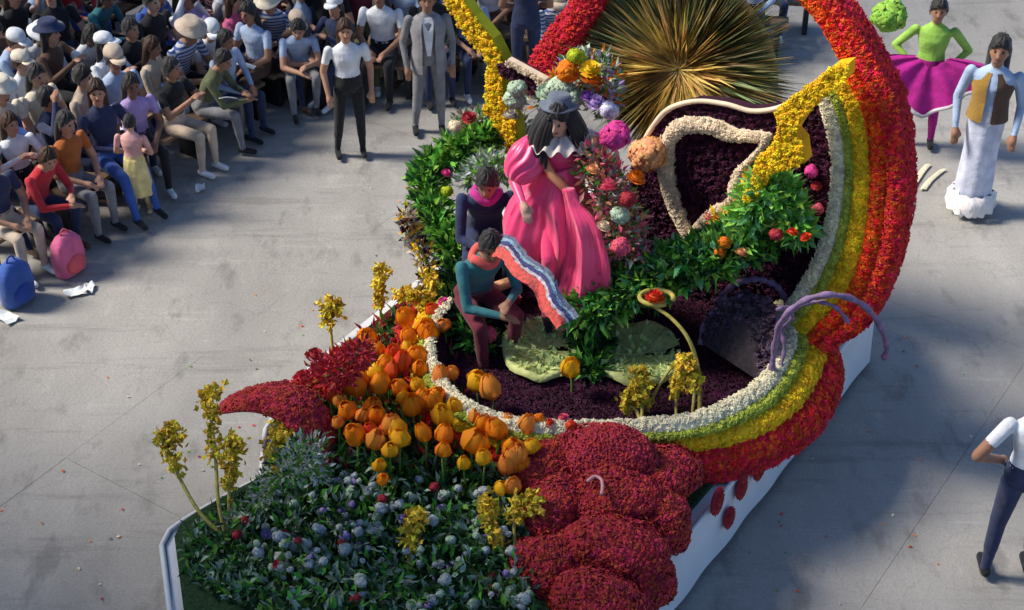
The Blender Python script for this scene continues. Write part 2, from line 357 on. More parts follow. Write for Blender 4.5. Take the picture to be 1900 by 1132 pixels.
# upright rainbow wing on the right, across the deck
WU = 9.9
WING = [[(1425, 612), (1440, 622), (1455, 632), (1472, 644), (1505, 664)],
        [(1462, 560), (1492, 563), (1515, 568), (1540, 577), (1600, 612)],
        [(1498, 505), (1525, 511), (1549, 520), (1577, 530), (1638, 548)],
        [(1527, 435), (1552, 443), (1575, 450), (1602, 458), (1664, 470)],
        [(1542, 352), (1568, 354), (1589, 357), (1614, 360), (1679, 372)],
        [(1542, 282), (1568, 278), (1589, 275), (1613, 271), (1676, 270)],
        [(1530, 222), (1555, 212), (1576, 205), (1599, 198), (1658, 185)],
        [(1514, 182), (1534, 166), (1552, 156), (1573, 145), (1624, 118)]]
wr = [[PU(x, y, WU) for x, y in st] for st in WING]
wc = [spline([r[j] for r in wr], 60) for j in range(5)]; wc[2] = [a*.3+b*.7 for a, b in zip(wc[1], wc[2])]
for j, (nm, m) in enumerate((('ivory_band', P_white), ('green_band', P_green), ('yellow_band', P_yel))):
    band(wc[j], wc[j+1], nm, m, .03, (1000, 900, 1000)[j], .024, U*.2)
top = [[(1552, 95), (1592, 62)], [(1522, 45), (1556, 12)], [(1484, 0), (1510, -38)], [(1420, -50), (1440, -95)], [(1330, -85), (1340, -135)], [(1200, -95), (1200, -145)]]
rt_ = [[r[3], r[4]] for r in wr]+[[PU(*a, WU), PU(*b, WU)] for a, b in top]
ra, rb = spline([r[0] for r in rt_], 90), spline([r[1] for r in rt_], 90)
mid = [a*.55+b*.45 for a, b in zip(ra, rb)]
band(ra, mid, 'red_band', petal('petals scarlet', (.82, .09, .01), .35, .025), .03, 1900, .026, U*.2); ob = band(mid, rb, 'crimson_band', petal('petals deep red', (.72, .035, .018), .4, .02), .03, 1500, .026, U*.2)
def side_studs(ca, off, cnt, m, ob):
    g = np.array([[p, p+off*.5, p+off] for p in ca]); cen_ = g.mean(axis=(0, 1)); mb = MB()
    for k in range(cnt):
        i = random.randrange(len(ca)-1); f = random.random(); h = random.random(); p = ca[i]*(1-f)+ca[i+1]*f+off*h; n_ = unit(np.cross(ca[i+1]-ca[i], off)); n_ = n_ if n_@(p-cen_) > 0 else -n_
        mb.tuft(p, n_+nrand(.25), .026*random.uniform(.7, 1.25), k=5)
    mb.build('edge_blossoms', m, ob, kind='stuff')
side_studs(rb, U*.2, 1500, P_crim, ob); side_studs(cols[4], -Z*.12, 1500, P_crim, ob)
# the red arm on the far left of the arch
la = spline([PU(*q, 10.9) for q in ((960, 165), (985, 105), (1030, 40), (1075, -20), (1130, -75), (1200, -110))], 30)
lb = spline([PU(*q, 10.9) for q in ((1005, 175), (1050, 120), (1085, 60), (1125, 0), (1160, -45), (1215, -70))], 30)
band(la, lb, 'red_band', P_crim, .03, 700, .026, U*.2)
# plum panel behind, filling the wing
PAN = [(1165, 350), (1180, 290), (1208, 240), (1240, 203), (1290, 188), (1345, 193), (1395, 206), (1445, 200), (1490, 178), (1515, 185), (1540, 240), (1552, 300), (1550, 370), (1530, 450), (1490, 530), (1455, 600), (1260, 600), (1150, 560), (1150, 450)]
BU = 10.15
pan = MB().prism([PU(*q, BU) for q in PAN], U*.12); po = fl(pan, 'plum_panel', PLUM)
def inpoly(x, y, poly):
    c = False; n = len(poly)
    for i in range(n):
        (x1, y1), (x2, y2) = poly[i], poly[(i+1) % n]
        if (y1 > y) != (y2 > y) and x < (x2-x1)*(y-y1)/(y2-y1)+x1: c = not c
    return c
def poly_studs(poly, u, cnt, r, m, parent, bumpy=.03, off=.0):
    xs = [q[0] for q in poly]; ys = [q[1] for q in poly]; mb = MB(); k = 0
    while k < cnt:
        x, y = random.uniform(min(xs), max(xs)), random.uniform(min(ys), max(ys))
        if inpoly(x, y, poly): mb.tuft(PU(x, y, u)-U*(off+random.random()*bumpy), -U+Z*.3+nrand(.25), r*random.uniform(.7, 1.3), k=5); k += 1
    return mb.build('blossoms', m, parent, kind='stuff')
poly_studs(PAN, BU, 3200, .028, P_plum, po)
edge = spline([PU(*q, BU-.04) for q in PAN[1:9]], 50); mb = MB(); mb.tube(edge, .022, 6); o = fl(mb, 'panel_edging', P_cream, smooth=True)
HEART = [(1238, 262), (1262, 236), (1310, 234), (1360, 252), (1418, 258), (1404, 285), (1378, 312), (1366, 350), (1360, 382), (1325, 398), (1298, 415), (1278, 436), (1262, 410), (1246, 372), (1234, 320)]
hc = spline([PU(*q, BU-.07) for q in HEART+HEART[:1]], 90); hcen = np.mean(hc, axis=0)
ha = [hcen+(p-hcen)*(1+.062/np.linalg.norm(p-hcen)) for p in hc]; hb = [hcen+(p-hcen)*(1-.062/np.linalg.norm(p-hcen)) for p in hc]
band(ha, hb, 'cream_heart_border', P_cream, .035, 1100, .022, U*.07)
# yellow ribbons of flowers standing at both sides
def slabshape(poly, u, name, m, cnt, r=.024, th=.12, m2=None):
    o = fl(MB().prism([PU(*q, u) for q in poly], U*th), name, m); poly_studs(poly, u, cnt, r, m2 or m, o); return o
slabshape([(1575, 118), (1548, 122), (1500, 160), (1440, 204), (1448, 240), (1436, 268), (1408, 292), (1398, 330), (1376, 372), (1404, 376), (1428, 322), (1494, 302), (1488, 262), (1474, 246), (1492, 216), (1524, 182), (1572, 146)], WU-.25, 'yellow_ribbon', P_yel, 800, m2=P_yel)
slabshape([(815, -12), (852, -12), (880, 30), (915, 72), (938, 118), (932, 150), (938, 195), (958, 225), (962, 262), (950, 330), (935, 330), (940, 268), (912, 215), (898, 205), (905, 150), (905, 112), (872, 72), (842, 28)], 10.3, 'yellow_ribbon', P_lime, 800, m2=P_yel)
slabshape([(928, 118), (945, 116), (985, 140), (1008, 158), (1004, 172), (990, 172), (960, 155), (930, 136)], 10.25, 'plum_ribbon', PLUM, 240, m2=P_plum)
slabshape([(942, 110), (1012, 148), (1020, 160), (1006, 160), (985, 142), (940, 118)], 10.2, 'cream_ribbon', P_cream, 110, .016, .06)

# ------------------------------------------------------------------ straw sunburst fan
sc0 = PU(1268, 122, 11.2); fan = thing('straw_fan', 'big round sunburst fan of dry golden straw standing behind the plum heart', 'fan', (sc0[0], sc0[1], DZ+.05))
f0 = local(sc0, fan); mb = MB(); mb.ell(f0+U*.1, (.85, .85, .05), 26, 8, np.array([V, Z, -U]).T); mb.build('hub', STRAW, fan, True)
mb = MB()
for k in range(6500):
    th = random.random()*6.283; L = 1.12*(.35+.65*random.random()**.8); r0 = random.uniform(.02, .3)*L
    d = V*math.cos(th)+Z*math.sin(th); back_ = -U*random.uniform(.0, .3)
    a = f0+d*r0+back_*.35; b = f0+d*L-U*random.uniform(-.1, .25)+nrand(.07); s_ = unit(np.cross(d, U))*random.uniform(.003, .007)
    m_ = (a+b)/2-U*.03; mb.add([a-s_*.6, a+s_*.6, m_+s_, b, m_-s_], [(0, 1, 2, 3, 4)], 1 if L > .75 and random.random() < .75 else 0)
mb.build('straw', [STRAW, STRAW_G], fan, kind='stuff')
mb = MB()
for k in range(2600):
    th = random.random()*6.283; L = .08+.5*random.random()**1.4; d = V*math.cos(th)+Z*math.sin(th)-U*random.uniform(.1, .7); a = f0+nrand(.02); b = a+unit(d)*L+nrand(.02); s_ = unit(np.cross(d, U))*.005; mb.add([a-s_, a+s_, b], [(0, 1, 2)])
mb.build('gold_tuft', petal('straw gold', (.7, .5, .12), .35, .02, .35), fan, kind='stuff')
mb = MB().tube([f0, np.array([f0[0], f0[1], 0])], .04, 8); mb.build('pole', STEEL, fan)

# ------------------------------------------------------------------ blossoms and plants
def blossom_mesh(kind):
    mb = MB()
    if kind == 'tulip':       # six cupped petals round a bud
        for k in range(6):
            th = k*math.pi/3+(k % 2)*.1; rr = .052 if k % 2 else .06
            d = np.array([math.cos(th), math.sin(th), 0]); s_ = np.array([-d[1], d[0], 0]); rows_ = []
            for (h, r_, w_) in ((0, .012, .012), (.03, rr*.95, .034), (.075, rr, .04), (.115, rr*.72, .026), (.14, rr*.45, .004)):
                rows_.append([d*r_*.93-s_*w_+Z*h, d*(r_+.006)+Z*h, d*r_*.93+s_*w_+Z*h])
            mb.loft(rows_, cap=False, closed=False)
        mb.ell((0, 0, .06), (.045, .045, .06), 10, 6)
    elif kind == 'pompom':
        n = 130
        for k in range(n):
            z = 1-2*(k+.5)/n; th = k*2.39996; r_ = math.sqrt(1-z*z); d = np.array([r_*math.cos(th), r_*math.sin(th), z])
            mb.tuft(d*random.uniform(.7, .95)*np.array([1, 1, .8]), d+nrand(.3), random.uniform(.2, .34), k=4, h=.9)
        mb.ell((0, 0, 0), .82, 12, 8)
    elif kind == 'daisy':
        for k in range(9):
            th = k*2*math.pi/9; d = np.array([math.cos(th), math.sin(th), 0]); mb.leaf(d*.15, d+Z*.25, Z, .85, .26)
        mb.ell((0, 0, .1), (.25, .25, .15), 8, 5, mi=1)
    elif kind == 'rose':
        for l, (r_, h, t) in enumerate(((1., .1, .5), (.8, .3, .8), (.58, .45, 1.1), (.35, .55, 1.3), (.15, .6, 1.4))):
            for k in range(6 if l < 3 else 4):
                th = k*2*math.pi/(6 if l < 3 else 4)+l*.55; d = np.array([math.cos(th), math.sin(th), 0]); s_ = np.array([-d[1], d[0], 0])
                rows_ = []
                for q in (0, .5, 1): rows_.append([d*(r_*(.45+.5*q))+s_*wd*(.55 if q < 1 else .5)+Z*(h-.3+.5*q*t*.8-(0 if wd else 0)) for wd in (-r_*.7, 0, r_*.7)])
                mb.loft(rows_, cap=False, closed=False)
        mb.ell((0, 0, .1), (.6, .6, .35), 10, 6)
    return mb
BM = {}
def blossom(kind, p, r, m, parent, tilt=.3, name=None):
    key = kind
    if key not in BM:
        o = blossom_mesh(kind).build(name or 'bloom', [m, P_yel], parent, True); BM[key] = o.data
    else:
        o = bpy.data.objects.new(name or 'bloom', BM[key]); C.objects.link(o)
        if parent: o.parent = parent
    o.material_slots[0].link = 'OBJECT'; o.material_slots[0].material = m
    o.location = p; o.scale = (r,)*3; o.rotation_euler = (random.uniform(-tilt, tilt)+.0, random.uniform(-tilt, tilt), random.random()*6)
    return o
STEMM = {}
def stem(parent, h, m=L_stem, r=.009):
    o = MB().tube([(0, 0, 0), (random.uniform(-.02, .02), random.uniform(-.02, .02), h*.5), (0, 0, h)], [r*1.2, r, r*.9], 6).build('stem', m, parent, True); return o
def leaves_on(parent, n, L, m, z0=0, name='leaf'):
    for k in range(n):
        th = k*2*math.pi/n+random.random(); d = np.array([math.cos(th), math.sin(th), 0]); s_ = np.array([-d[1], d[0], 0]); rows_ = []
        for t, w_ in ((0, .008), (.3, .022), (.65, .02), (1, .002)):
            c = d*L*.55*t+Z*(z0+L*(t-.45*t*t)); rows_.append([c-s_*w_, c-d*.006-Z*.006, c+s_*w_])
        MB().loft(rows_, cap=False, closed=False).build(name, m, parent, True)
# tulips: picture place of each head, colour, bloom size
TUL = [(660, 722, 'o', 1.25), (705, 722, 'o', 1.05), (766, 757, 'o', 1.2), (820, 772, 'y', 1.2), (664, 806, 'o', 1.2), (741, 802, 'y', 1.1), (875, 822, 'o', 1.3), (915, 732, 'p', 1.15), (884, 708, 'y', 1.1), (820, 706, 'p', 1.),
       (1060, 684, 'y', 1.15), (793, 808, 'o', .9), (944, 866, 'p', 1.1), (975, 792, 'p', 1.05), (938, 782, 'o', .8), (702, 860, 'y', .7), (790, 612, 'o', 1.2), (742, 680, 'r', 1.), (722, 692, 'r', .9), (681, 632, 'o', 1.1),
       (763, 622, 'o', .9), (652, 640, 'y', .7), (806, 575, 'r', .8), (630, 745, 'p', .8), (612, 728, 'r', .9), (850, 752, 'y', .8), (900, 786, 'o', .8), (722, 832, 'y', .7), (966, 832, 'p', .8), (953, 902, 'p', .9),
       (708, 884, 'o', .6), (760, 590, 'o', 1.), (800, 620, 'o', 1.1), (775, 660, 'o', 1.), (735, 655, 'r', .9), (825, 600, 'p', .8), (700, 650, 'o', .8), (668, 672, 'r', .9), (640, 715, 'r', 1.), (780, 745, 'o', .9), (690, 800, 'r', .8), (650, 760, 'o', .9), (990, 830, 'y', .8), (968, 860, 'o', .8), (880, 770, 'p', .8), (690, 760, 'r', .7), (780, 716, 'y', .8), (755, 648, 'y', .7), (842, 690, 'p', .7), (646, 690, 'r', .8), (670, 772, 'p', .7), (712, 795, 'r', .6), (860, 860, 'y', .7), (820, 838, 'o', .7), (900, 850, 'y', .7), (745, 738, 'y', .7), (925, 905, 'y', .7), (630, 780, 'p', .6)]
for _k in range(34):
    _x, _y = random.uniform(630, 970), random.uniform(640, 860)
    if inpoly(_x, _y, [(640, 650), (800, 600), (800, 690), (860, 760), (970, 790), (970, 860), (800, 870), (640, 800)]): TUL.append((_x, _y, random.choice('oooyp'), random.uniform(.8, 1.1)))
TC = {'o': ('deep orange', petal('tulip orange', (.85, .24, .008), .12, .01, .25)), 'y': ('golden yellow', petal('tulip gold', (.86, .42, .012), .12, .01, .25)), 'p': ('peach', petal('tulip peach', (.82, .27, .04), .12, .01, .25)), 'r': ('red', petal('tulip red', (.75, .07, .015), .12, .01, .2))}
ZB = DZ+.05
for i, (x, y, c, s_) in enumerate(TUL):
    hh = .42 if y < 860 else .34
    q = PZ(x, y+10, ZB+hh); base = (q[0], q[1], ZB)
    zone = 'lone in the dark pool between the lily pads' if x == 1060 else ('beside the left white rail' if y < 660 else ('beside the maroon mounds' if x > 920 and y > 760 else ('along the pool rim' if x > 800 and y < 760 else ('low at the front of the tulip bed' if y > 815 else 'in the middle of the tulip bed'))))
    t = thing('tulip', f'{TC[c][0]} tulip {zone}, {"large full" if s_ > 1 else ("medium" if s_ > .75 else "small half hidden")} bloom', 'tulip', base, group='tulips planted in the bed')
    stem(t, hh+.01); leaves_on(t, 2, .26, L_green)
    tb_ = blossom('tulip', (0, 0, hh), s_, TC[c][1], t, .4); tb_.scale = (s_*random.uniform(1., 1.4), s_*random.uniform(1., 1.4), s_*random.uniform(1., 1.3))
# pale small flowers low in the front bed
BEDPX = [(480, 880), (560, 850), (620, 850), (700, 900), (800, 880), (900, 900), (985, 960), (985, 1160), (640, 1160), (430, 1060), (440, 980)]
pal = [('white', petal('flower white', (.5, .54, .5))), ('pale blue', P_pale), ('lavender', P_lav), ('mint green', P_mint), ('rose', P_rose)]
cnt = 0
while cnt < 210:
    if cnt % 4 == 0: bx, by = random.uniform(430, 990), random.uniform(820, 1150)
    x, y = bx+random.gauss(0, 26), by+random.gauss(0, 22)
    if not inpoly(x, y, BEDPX): continue
    hh = random.uniform(.1, .24); q = PZ(x, y, ZB+hh); k = random.choices(range(5), (4, 4, 2, 3, 1))[0]
    t = thing('bedding_flower', f'small {pal[k][0]} bedding flower among the dark leaves at the front of the float', 'flower', (q[0], q[1], ZB), group='small pale flowers in the front bed')
    stem(t, hh, r=.006); blossom('rose' if cnt % 3 == 0 else 'pompom', (0, 0, hh), random.uniform(.02, .046), pal[k][1], t, .6); cnt += 1
# leafy ground cover
def foliage(path, rad, n, L, mats_, name='leafy_garland', label='', cat='garland', squash=.7, parent=None, kind=None, zmin=None):
    c0_ = np.array(path[0]); t = None
    mb = MB(); sp = spline(path, 40); sr = np.interp(np.linspace(0, 1, 40), np.linspace(0, 1, len(rad)), rad)
    for k in range(n):
        i = random.randrange(40); d = unit(nrand()); q = sp[i]+d*np.array([1, 1, squash])*sr[i]*random.random()**.45
        if zmin and q[2] < zmin: q[2] = zmin+random.random()*.05
        mb.leaf(q, d+Z*.5+nrand(.5), unit(nrand()+Z), L*random.uniform(.6, 1.3), L*random.uniform(.14, .24), random.randrange(len(mats_)))
    return mb.build(name, mats_, parent, kind='stuff')
bed = MB()
for k in range(9000):
    x, y = random.uniform(330, 1000), random.uniform(740, 1250)
    if not inpoly(x, y, [(350, 985), (500, 890), (590, 830), (640, 760), (800, 790), (900, 860), (990, 900), (990, 1250), (700, 1250), (340, 1080)]): continue
    q = PZ(x, y, ZB); bed.leaf(q+Z*random.random()*(.2 if x > 520 else .06), nrand()+Z*1.2, unit(nrand()+Z*2), random.uniform(.05, .12), random.uniform(.012, .024), random.randrange(3))
bo = bed.build('bed_leaves', [L_dark, L_green, petal('leaves blue green', (.22, .32, .24), .5, .02, .2)], FL, kind='stuff'); bo.location = -Vector(FL.location)
b2 = MB()
for k in range(2600):
    x, y = random.uniform(600, 860), random.uniform(560, 900)
    q = PZ(x, y, ZB)
    if q@V < -6.95: continue
    b2.leaf(q+Z*random.random()*.25, nrand()+Z*1.6, unit(nrand()+Z*1), random.uniform(.06, .16), random.uniform(.01, .02), random.randrange(3))
bo = b2.build('tulip_leaves', [L_dark, L_green, P_rose], FL, kind='stuff'); bo.location = -Vector(FL.location)
# garlands of greenery
def garland(pts, rad, n, L, ms, label, zz):
    w_ = [PZ(x, y, z) for (x, y), z in zip(pts, zz)]; b = w_[0]
    t = thing('leafy_garland', label, 'garland', (b[0], b[1], .95)); o = foliage([local(p, t) for p in w_], rad, n, L, ms, 'leaves', parent=t)
    MB().tube([local(p, t)-Z*.05 for p in spline(w_, 20)], .03, 6).build('core', L_stem, t); return w_, t
g1, _ = garland([(1085, 580), (1140, 545), (1210, 512), (1300, 482), (1380, 445), (1450, 410), (1480, 380)], [.2, .22, .22, .22, .23, .24, .18], 4200, .13, [L_green, L_bright, L_mint, L_dark, L_green], 'thick green leafy garland rising along the back of the pool below the plum heart', [1.3, 1.45, 1.62, 1.8, 1.92, 2.0, 2.05])
g2, _ = garland([(1400, 395), (1425, 360), (1440, 330)], [.14, .15, .1], 700, .12, [L_bright, L_green], 'bright green leaf clump in front of the yellow ribbon on the right', [1.65, 1.8, 1.9])
g3, _ = garland([(935, 245), (885, 262), (830, 292), (795, 330), (800, 390), (825, 440), (850, 480)], [.1, .15, .16, .15, .15, .14, .12], 2200, .12, [L_green, L_bright, L_bright, L_dark], 'curving pale green leafy garland at the far left edge of the float', [1.75, 1.7, 1.6, 1.4, 1.3, 1.2, 1.1])
g4, _ = garland([(1090, 600), (1100, 650), (1095, 690)], [.13, .14, .08], 900, .12, [L_dark, L_green], 'dark green leaf clump between the two lily pads', [1.1, 1.0, .98])
g5, _ = garland([(850, 500), (850, 560), (870, 610), (900, 640)], [.12, .16, .15, .08], 1100, .11, [L_dark, L_dark, L_green], 'dark leafy clump at the left end of the pool', [1.15, 1.1, 1.05, 1.0])
NB = [0]
def mound_bloom(x, y, z, r, m, label, kind=None, group=None):
    NB[0] += 1; kind = kind or ('rose' if NB[0] % 2 else 'pompom')
    p = PZ(x, y, z)
    if 1195 < x < 1540 and 270 < y < 410: p = PU(x, y, BU-.08)
    if x < 1150 and y < 240: p = PU(x, y, 10.05)
    if 1090 < x < 1195 and 240 < y < 480: p = PU(x, y, 9.05)
    if 1155 < x < 1500 and 420 < y < 530: p = PU(x, y, 9.5)
    if x == 1205: p = PU(x, y, BU-.15); kind = 'pompom'
    o = blossom(kind, p, r, m, None, .4, 'flower'); tag(o, label, 'flower', group); return o
ROW = [(1320, 400, 1.7, .065, P_red, 'red pompom flower at the foot of the cream heart border'), (1405, 345, 1.85, .06, P_org, 'orange pompom flower beside the yellow ribbon'), (1378, 402, 1.65, .065, P_yel, 'yellow pompom flower below the cream heart border'),
       (1385, 385, 1.7, .055, P_org, 'orange pompom flower right of the heart tip, above the garland'), (1350, 378, 1.75, .05, P_cream, 'cream pompom flower on the lower right of the heart border'), (1205, 285, 2.3, .155, P_peach, 'big round peach pompom flower left of the heart'),
       (1180, 330, 2.0, .08, P_org, 'orange pompom flower hanging below the big peach flower'), (1505, 318, 2.1, .05, P_hot, 'magenta pompom flower high in the dark opening of the rainbow wing'), (1515, 345, 2.0, .045, P_rose, 'rose pompom flower in the middle of the dark opening of the wing'),
       (1517, 388, 1.8, .045, P_pink, 'pink pompom flower low in the dark opening of the wing'), (1260, 485, 1.75, .05, P_red, 'red flower high in the middle of the green garland'), (1290, 500, 1.6, .05, P_org, 'orange flower low in the right half of the garland'), (1160, 520, 1.5, .05, P_red, 'red flower near the left foot of the green garland'), (1345, 450, 1.8, .05, P_org, 'orange flower on top of the right half of the garland'), (1230, 495, 1.7, .055, P_org, 'orange flower in the middle of the green garland'), (1215, 505, 1.5, .045, P_peach, 'peach flower in the middle of the green garland'), (1375, 470, 1.6, .055, P_peach, 'peach flower on the lower edge of the green garland'),
       (1335, 470, 1.55, .05, P_org, 'small orange flower on the lower edge of the garland'), (1470, 432, 1.6, .05, P_red, 'red flower at the right end of the garland'), (1440, 436, 1.6, .05, P_rose, 'rose flower near the right end of the garland'), (1495, 440, 1.6, .045, P_red, 'red flower tip beyond the right end of the garland'),
       (1142, 252, 2.35, .11, P_hot, 'large magenta pompom flower on the shoulder of the pink gown'), (1128, 348, 1.95, .09, P_pink, 'pink pompom flower on the arm side of the pink gown'), (1152, 458, 1.55, .075, P_pink, 'pink pompom flower at the hem of the gown near the garland'), (1190, 430, 1.65, .055, P_pink, 'small pink flower between gown and plum panel'),
       (1150, 400, 1.75, .07, P_mint, 'grey green pompom flower in the side bouquet of the gown'), (1120, 420, 1.7, .06, P_cream, 'cream flower in the side bouquet of the gown'), (1165, 370, 1.9, .06, P_rose, 'rose flower in the side bouquet of the gown'), (1100, 315, 2.1, .06, P_peach, 'peach flower beside the neck of the gown'),
       (900, 622, 1.1, .085, P_pink, 'pink pompom flower in the left end of the pool'), (828, 322, 1.6, .05, P_hot, 'magenta flower on the far left garland'), (830, 355, 1.5, .05, P_lime, 'lime flower on the far left garland'), (822, 560, 1.2, .05, P_hot, 'magenta flower beside the yellow fern left of the pool'),
       (800, 660, 1.0, .05, P_hot, 'magenta flower at the left lip of the pool'), (955, 555, 1.2, .06, P_rose, 'rose flower in front of the leaning rider'), (1055, 132, 2.45, .1, P_org, 'orange pompom flower high behind the dark hat'), (1095, 128, 2.45, .09, P_yel, 'yellow pompom flower high behind the dark hat'), (1068, 105, 2.5, .07, P_lime, 'lime pompom flower high below the red arm'),
       (1100, 150, 2.4, .1, petal('petals burnt', (.6, .14, .01)), 'burnt orange pompom flower above the lavender flowers'), (1040, 165, 2.4, .11, P_mint, 'mint pompom flower beside the cream ribbon'), (1015, 172, 2.35, .1, P_mint, 'mint pompom flower at the tip of the plum ribbon'), (1062, 182, 2.3, .09, P_mint, 'mint pompom flower above the hat brim'),
       (1105, 190, 2.35, .085, P_lav, 'lavender pompom flower above the gown'), (1130, 205, 2.3, .08, petal('petals ice', (.62, .62, .8)), 'ice blue pompom flower above the magenta one'), (1090, 178, 2.4, .06, petal('petals violet', (.3, .12, .5)), 'violet pompom flower behind the hat'),
       (955, 185, 2.0, .09, P_mint, 'mint flower beside the left yellow ribbon'), (948, 215, 1.9, .08, petal('petals grey', (.45, .42, .36)), 'grey flower behind the left yellow ribbon'), (960, 165, 2.1, .08, P_mint, 'mint flower under the plum ribbon'), (870, 218, 1.8, .07, P_rose, 'rose flower above the far left garland'), (845, 235, 1.7, .06, P_cream, 'cream flower above the far left garland'),
       (895, 310, 1.6, .09, petal('petals silver', (.5, .5, .52)), 'silver grey flower behind the hatted rider'), (925, 300, 1.6, .08, P_pale, 'pale flower behind the hatted rider'), (938, 312, 1.7, .06, P_yel, 'yellow flower beside the pink gown on the left'),
       (775, 425, 1.1, .06, P_plum, 'plum flower at the far left foot of the garland'), (780, 395, 1.2, .06, P_cream, 'cream flower at the far left foot of the garland'), (790, 450, 1.0, .06, P_cream, 'cream flower low on the left rail'), (770, 360, 1.3, .06, P_mar, 'maroon flower at the outer left of the garland'),
       (1145, 900, 1.05, .001, P_pink, '')]
for (x, y, z, r, m, lb) in ROW[:-1]: mound_bloom(x, y, z, r, m, lb)
for (x, y) in ((1195, 215), (1165, 200), (1180, 235), (1155, 175)): pass
def clump(pts, u, rad, n, L, ms, label):
    w_ = [PU(x, y, u) for x, y in pts]; b = w_[len(w_)//2]; t = thing('flower_bush', label, 'bush', (b[0], b[1], DZ+.05)); foliage([local(p, t) for p in w_], rad, n, L, ms, 'leaves', parent=t, squash=1)
    MB().tube([local(p, t) for p in spline(w_, 12)], .02, 6).build('branch', L_stem, t); 
P_dusty = petal('petals dusty', (.45, .2, .2), .4, .04); P_grey = petal('petals grey green', (.32, .36, .28), .4, .04)
clump([(1095, 285), (1120, 340), (1145, 400), (1160, 450), (1185, 490)], 9.3, [.12, .2, .2, .18, .1], 1500, .085, [P_dusty, P_pink, P_grey, L_green, P_peach], 'loose bouquet of pink and grey green flowers down the right side of the gown')
clump([(1005, 178), (1045, 170), (1075, 135), (1110, 140), (1125, 195)], 10.3, [.12, .16, .18, .18, .14], 1500, .08, [P_mint, P_org, P_lav, L_green, P_mint], 'mint, orange and lavender flower bush behind the dark hat')
clump([(950, 150), (950, 200), (960, 240), (985, 260)], 10.5, [.08, .1, .1, .08], 500, .08, [P_mint, P_grey, P_cream], 'pale grey mint flower bush between the left yellow ribbon and the gown')
clump([(850, 228), (880, 222), (915, 210)], 10.6, [.08, .1, .06], 300, .08, [P_dusty, P_grey, L_green], 'dusty pink flower bush behind the top of the far left garland')
clump([(870, 330), (900, 310), (930, 320)], 9.9, [.1, .13, .1], 600, .09, [P_pale, P_grey, L_bright], 'silvery flower bush behind the hatted rider')
clump([(755, 400), (765, 440), (790, 480), (800, 530)], 8.9, [.06, .08, .1, .08], 600, .08, [P_cream, P_plum, P_grey, P_yel], 'cream and plum flower bush on the far left rail')
clump([(1385, 435), (1400, 390), (1430, 350), (1460, 390), (1485, 430)], 9.75, [.12, .16, .16, .1], 1300, .12, [L_bright, L_mint, L_bright], 'bright mint green leaf bush at the right end of the garland')
clump([(1330, 415), (1380, 395), (1400, 330)], 9.85, [.08, .1, .08], 500, .07, [P_yel, P_lime, P_org], 'yellow and orange flowers along the lower heart border')
clump([(560, 725), (600, 700), (640, 680), (670, 650)], 7.2, [.08, .13, .13, .09], 1200, .07, [P_rose, P_crim, P_mar, P_rose], 'crimson flower bush behind the red roses at the left front')
clump([(330, 1010), (400, 985), (470, 945), (520, 890), (560, 850)], 6.0, [.06, .09, .12, .15, .14], 1200, .06, [L_dark, L_green, P_grey, P_grey], 'dark green edge bush along the left front edge of the bed')
clump([(540, 870), (575, 830), (590, 880)], 6.3, [.1, .14, .1], 500, .06, [P_pale, P_grey, L_green], 'pale blossoming bush at the foot of the maroon arch')
# roses at the left front
for i, (x, y, r, wh) in enumerate(((565, 712, .12, 'front'), (600, 690, .1, 'second'), (640, 700, .1, 'third'), (585, 665, .09, 'rear'), (630, 665, .1, 'uppermost'), (530, 725, .09, 'outermost'), (612, 730, .08, 'lowest'), (655, 675, .08, 'innermost'))):
    q = PZ(x, y, .98); t = thing('red_rose', f'{"crimson" if i != 0 else "bright red"} rose, {wh} of the cluster behind the maroon arch', 'rose', (q[0], q[1], ZB), group='roses at the left front')
    stem(t, .28, r=.012); blossom('rose', (0, 0, .3), r, P_rose if i % 2 else petal('rose bright', (.65, .04, .05), .15), t, .3)
# maroon arch creature-like leaf at the left front
arc = [(425, 752, .95), (455, 742, 1.1), (500, 738, 1.22), (545, 752, 1.25), (580, 785, 1.15), (598, 825, .98), (604, 862, .78)]
ap = spline([PZ(x, y, z) for x, y, z in arc], 26); t = thing('maroon_arch', 'curved maroon flower covered arch bending over the left front corner of the bed', 'arch', (ap[-1][0], ap[-1][1], ZB))
ro = [.04+.1*math.sin(math.pi*min(1, .08+i/25*.95))**.7 for i in range(26)]
rg = []; tops = []
for i, p in enumerate(ap):
    d = unit(ap[min(i+1, 25)]-ap[max(i-1, 0)]); s_ = unit(np.cross(d, unit(p-PZ(520, 850, .7)))); n_ = unit(np.cross(s_, d))
    if n_@(p-PZ(520, 850, .7)) < 0: n_ = -n_
    ring = [local(p+s_*ro[i]*math.cos(a)*1.5+n_*ro[i]*math.sin(a)*.55, t) for a in np.linspace(0, 2*math.pi, 15)[:-1]]; rg.append(ring); tops.append([ring[k] for k in range(0, 8)])
body = MB().loft(rg).build('arch_body', P_mar, t); studs([[np.array(q)+np.array(t.location) for q in r_] for r_ in tops], 900, .028, 'petals', P_mar, t).location = -Vector(t.location)
for (x, y, lb) in ((600, 860, 'rose bud at the foot of the maroon arch'), ): mound_bloom(x, y, .9, .07, P_rose, 'pink '+lb)

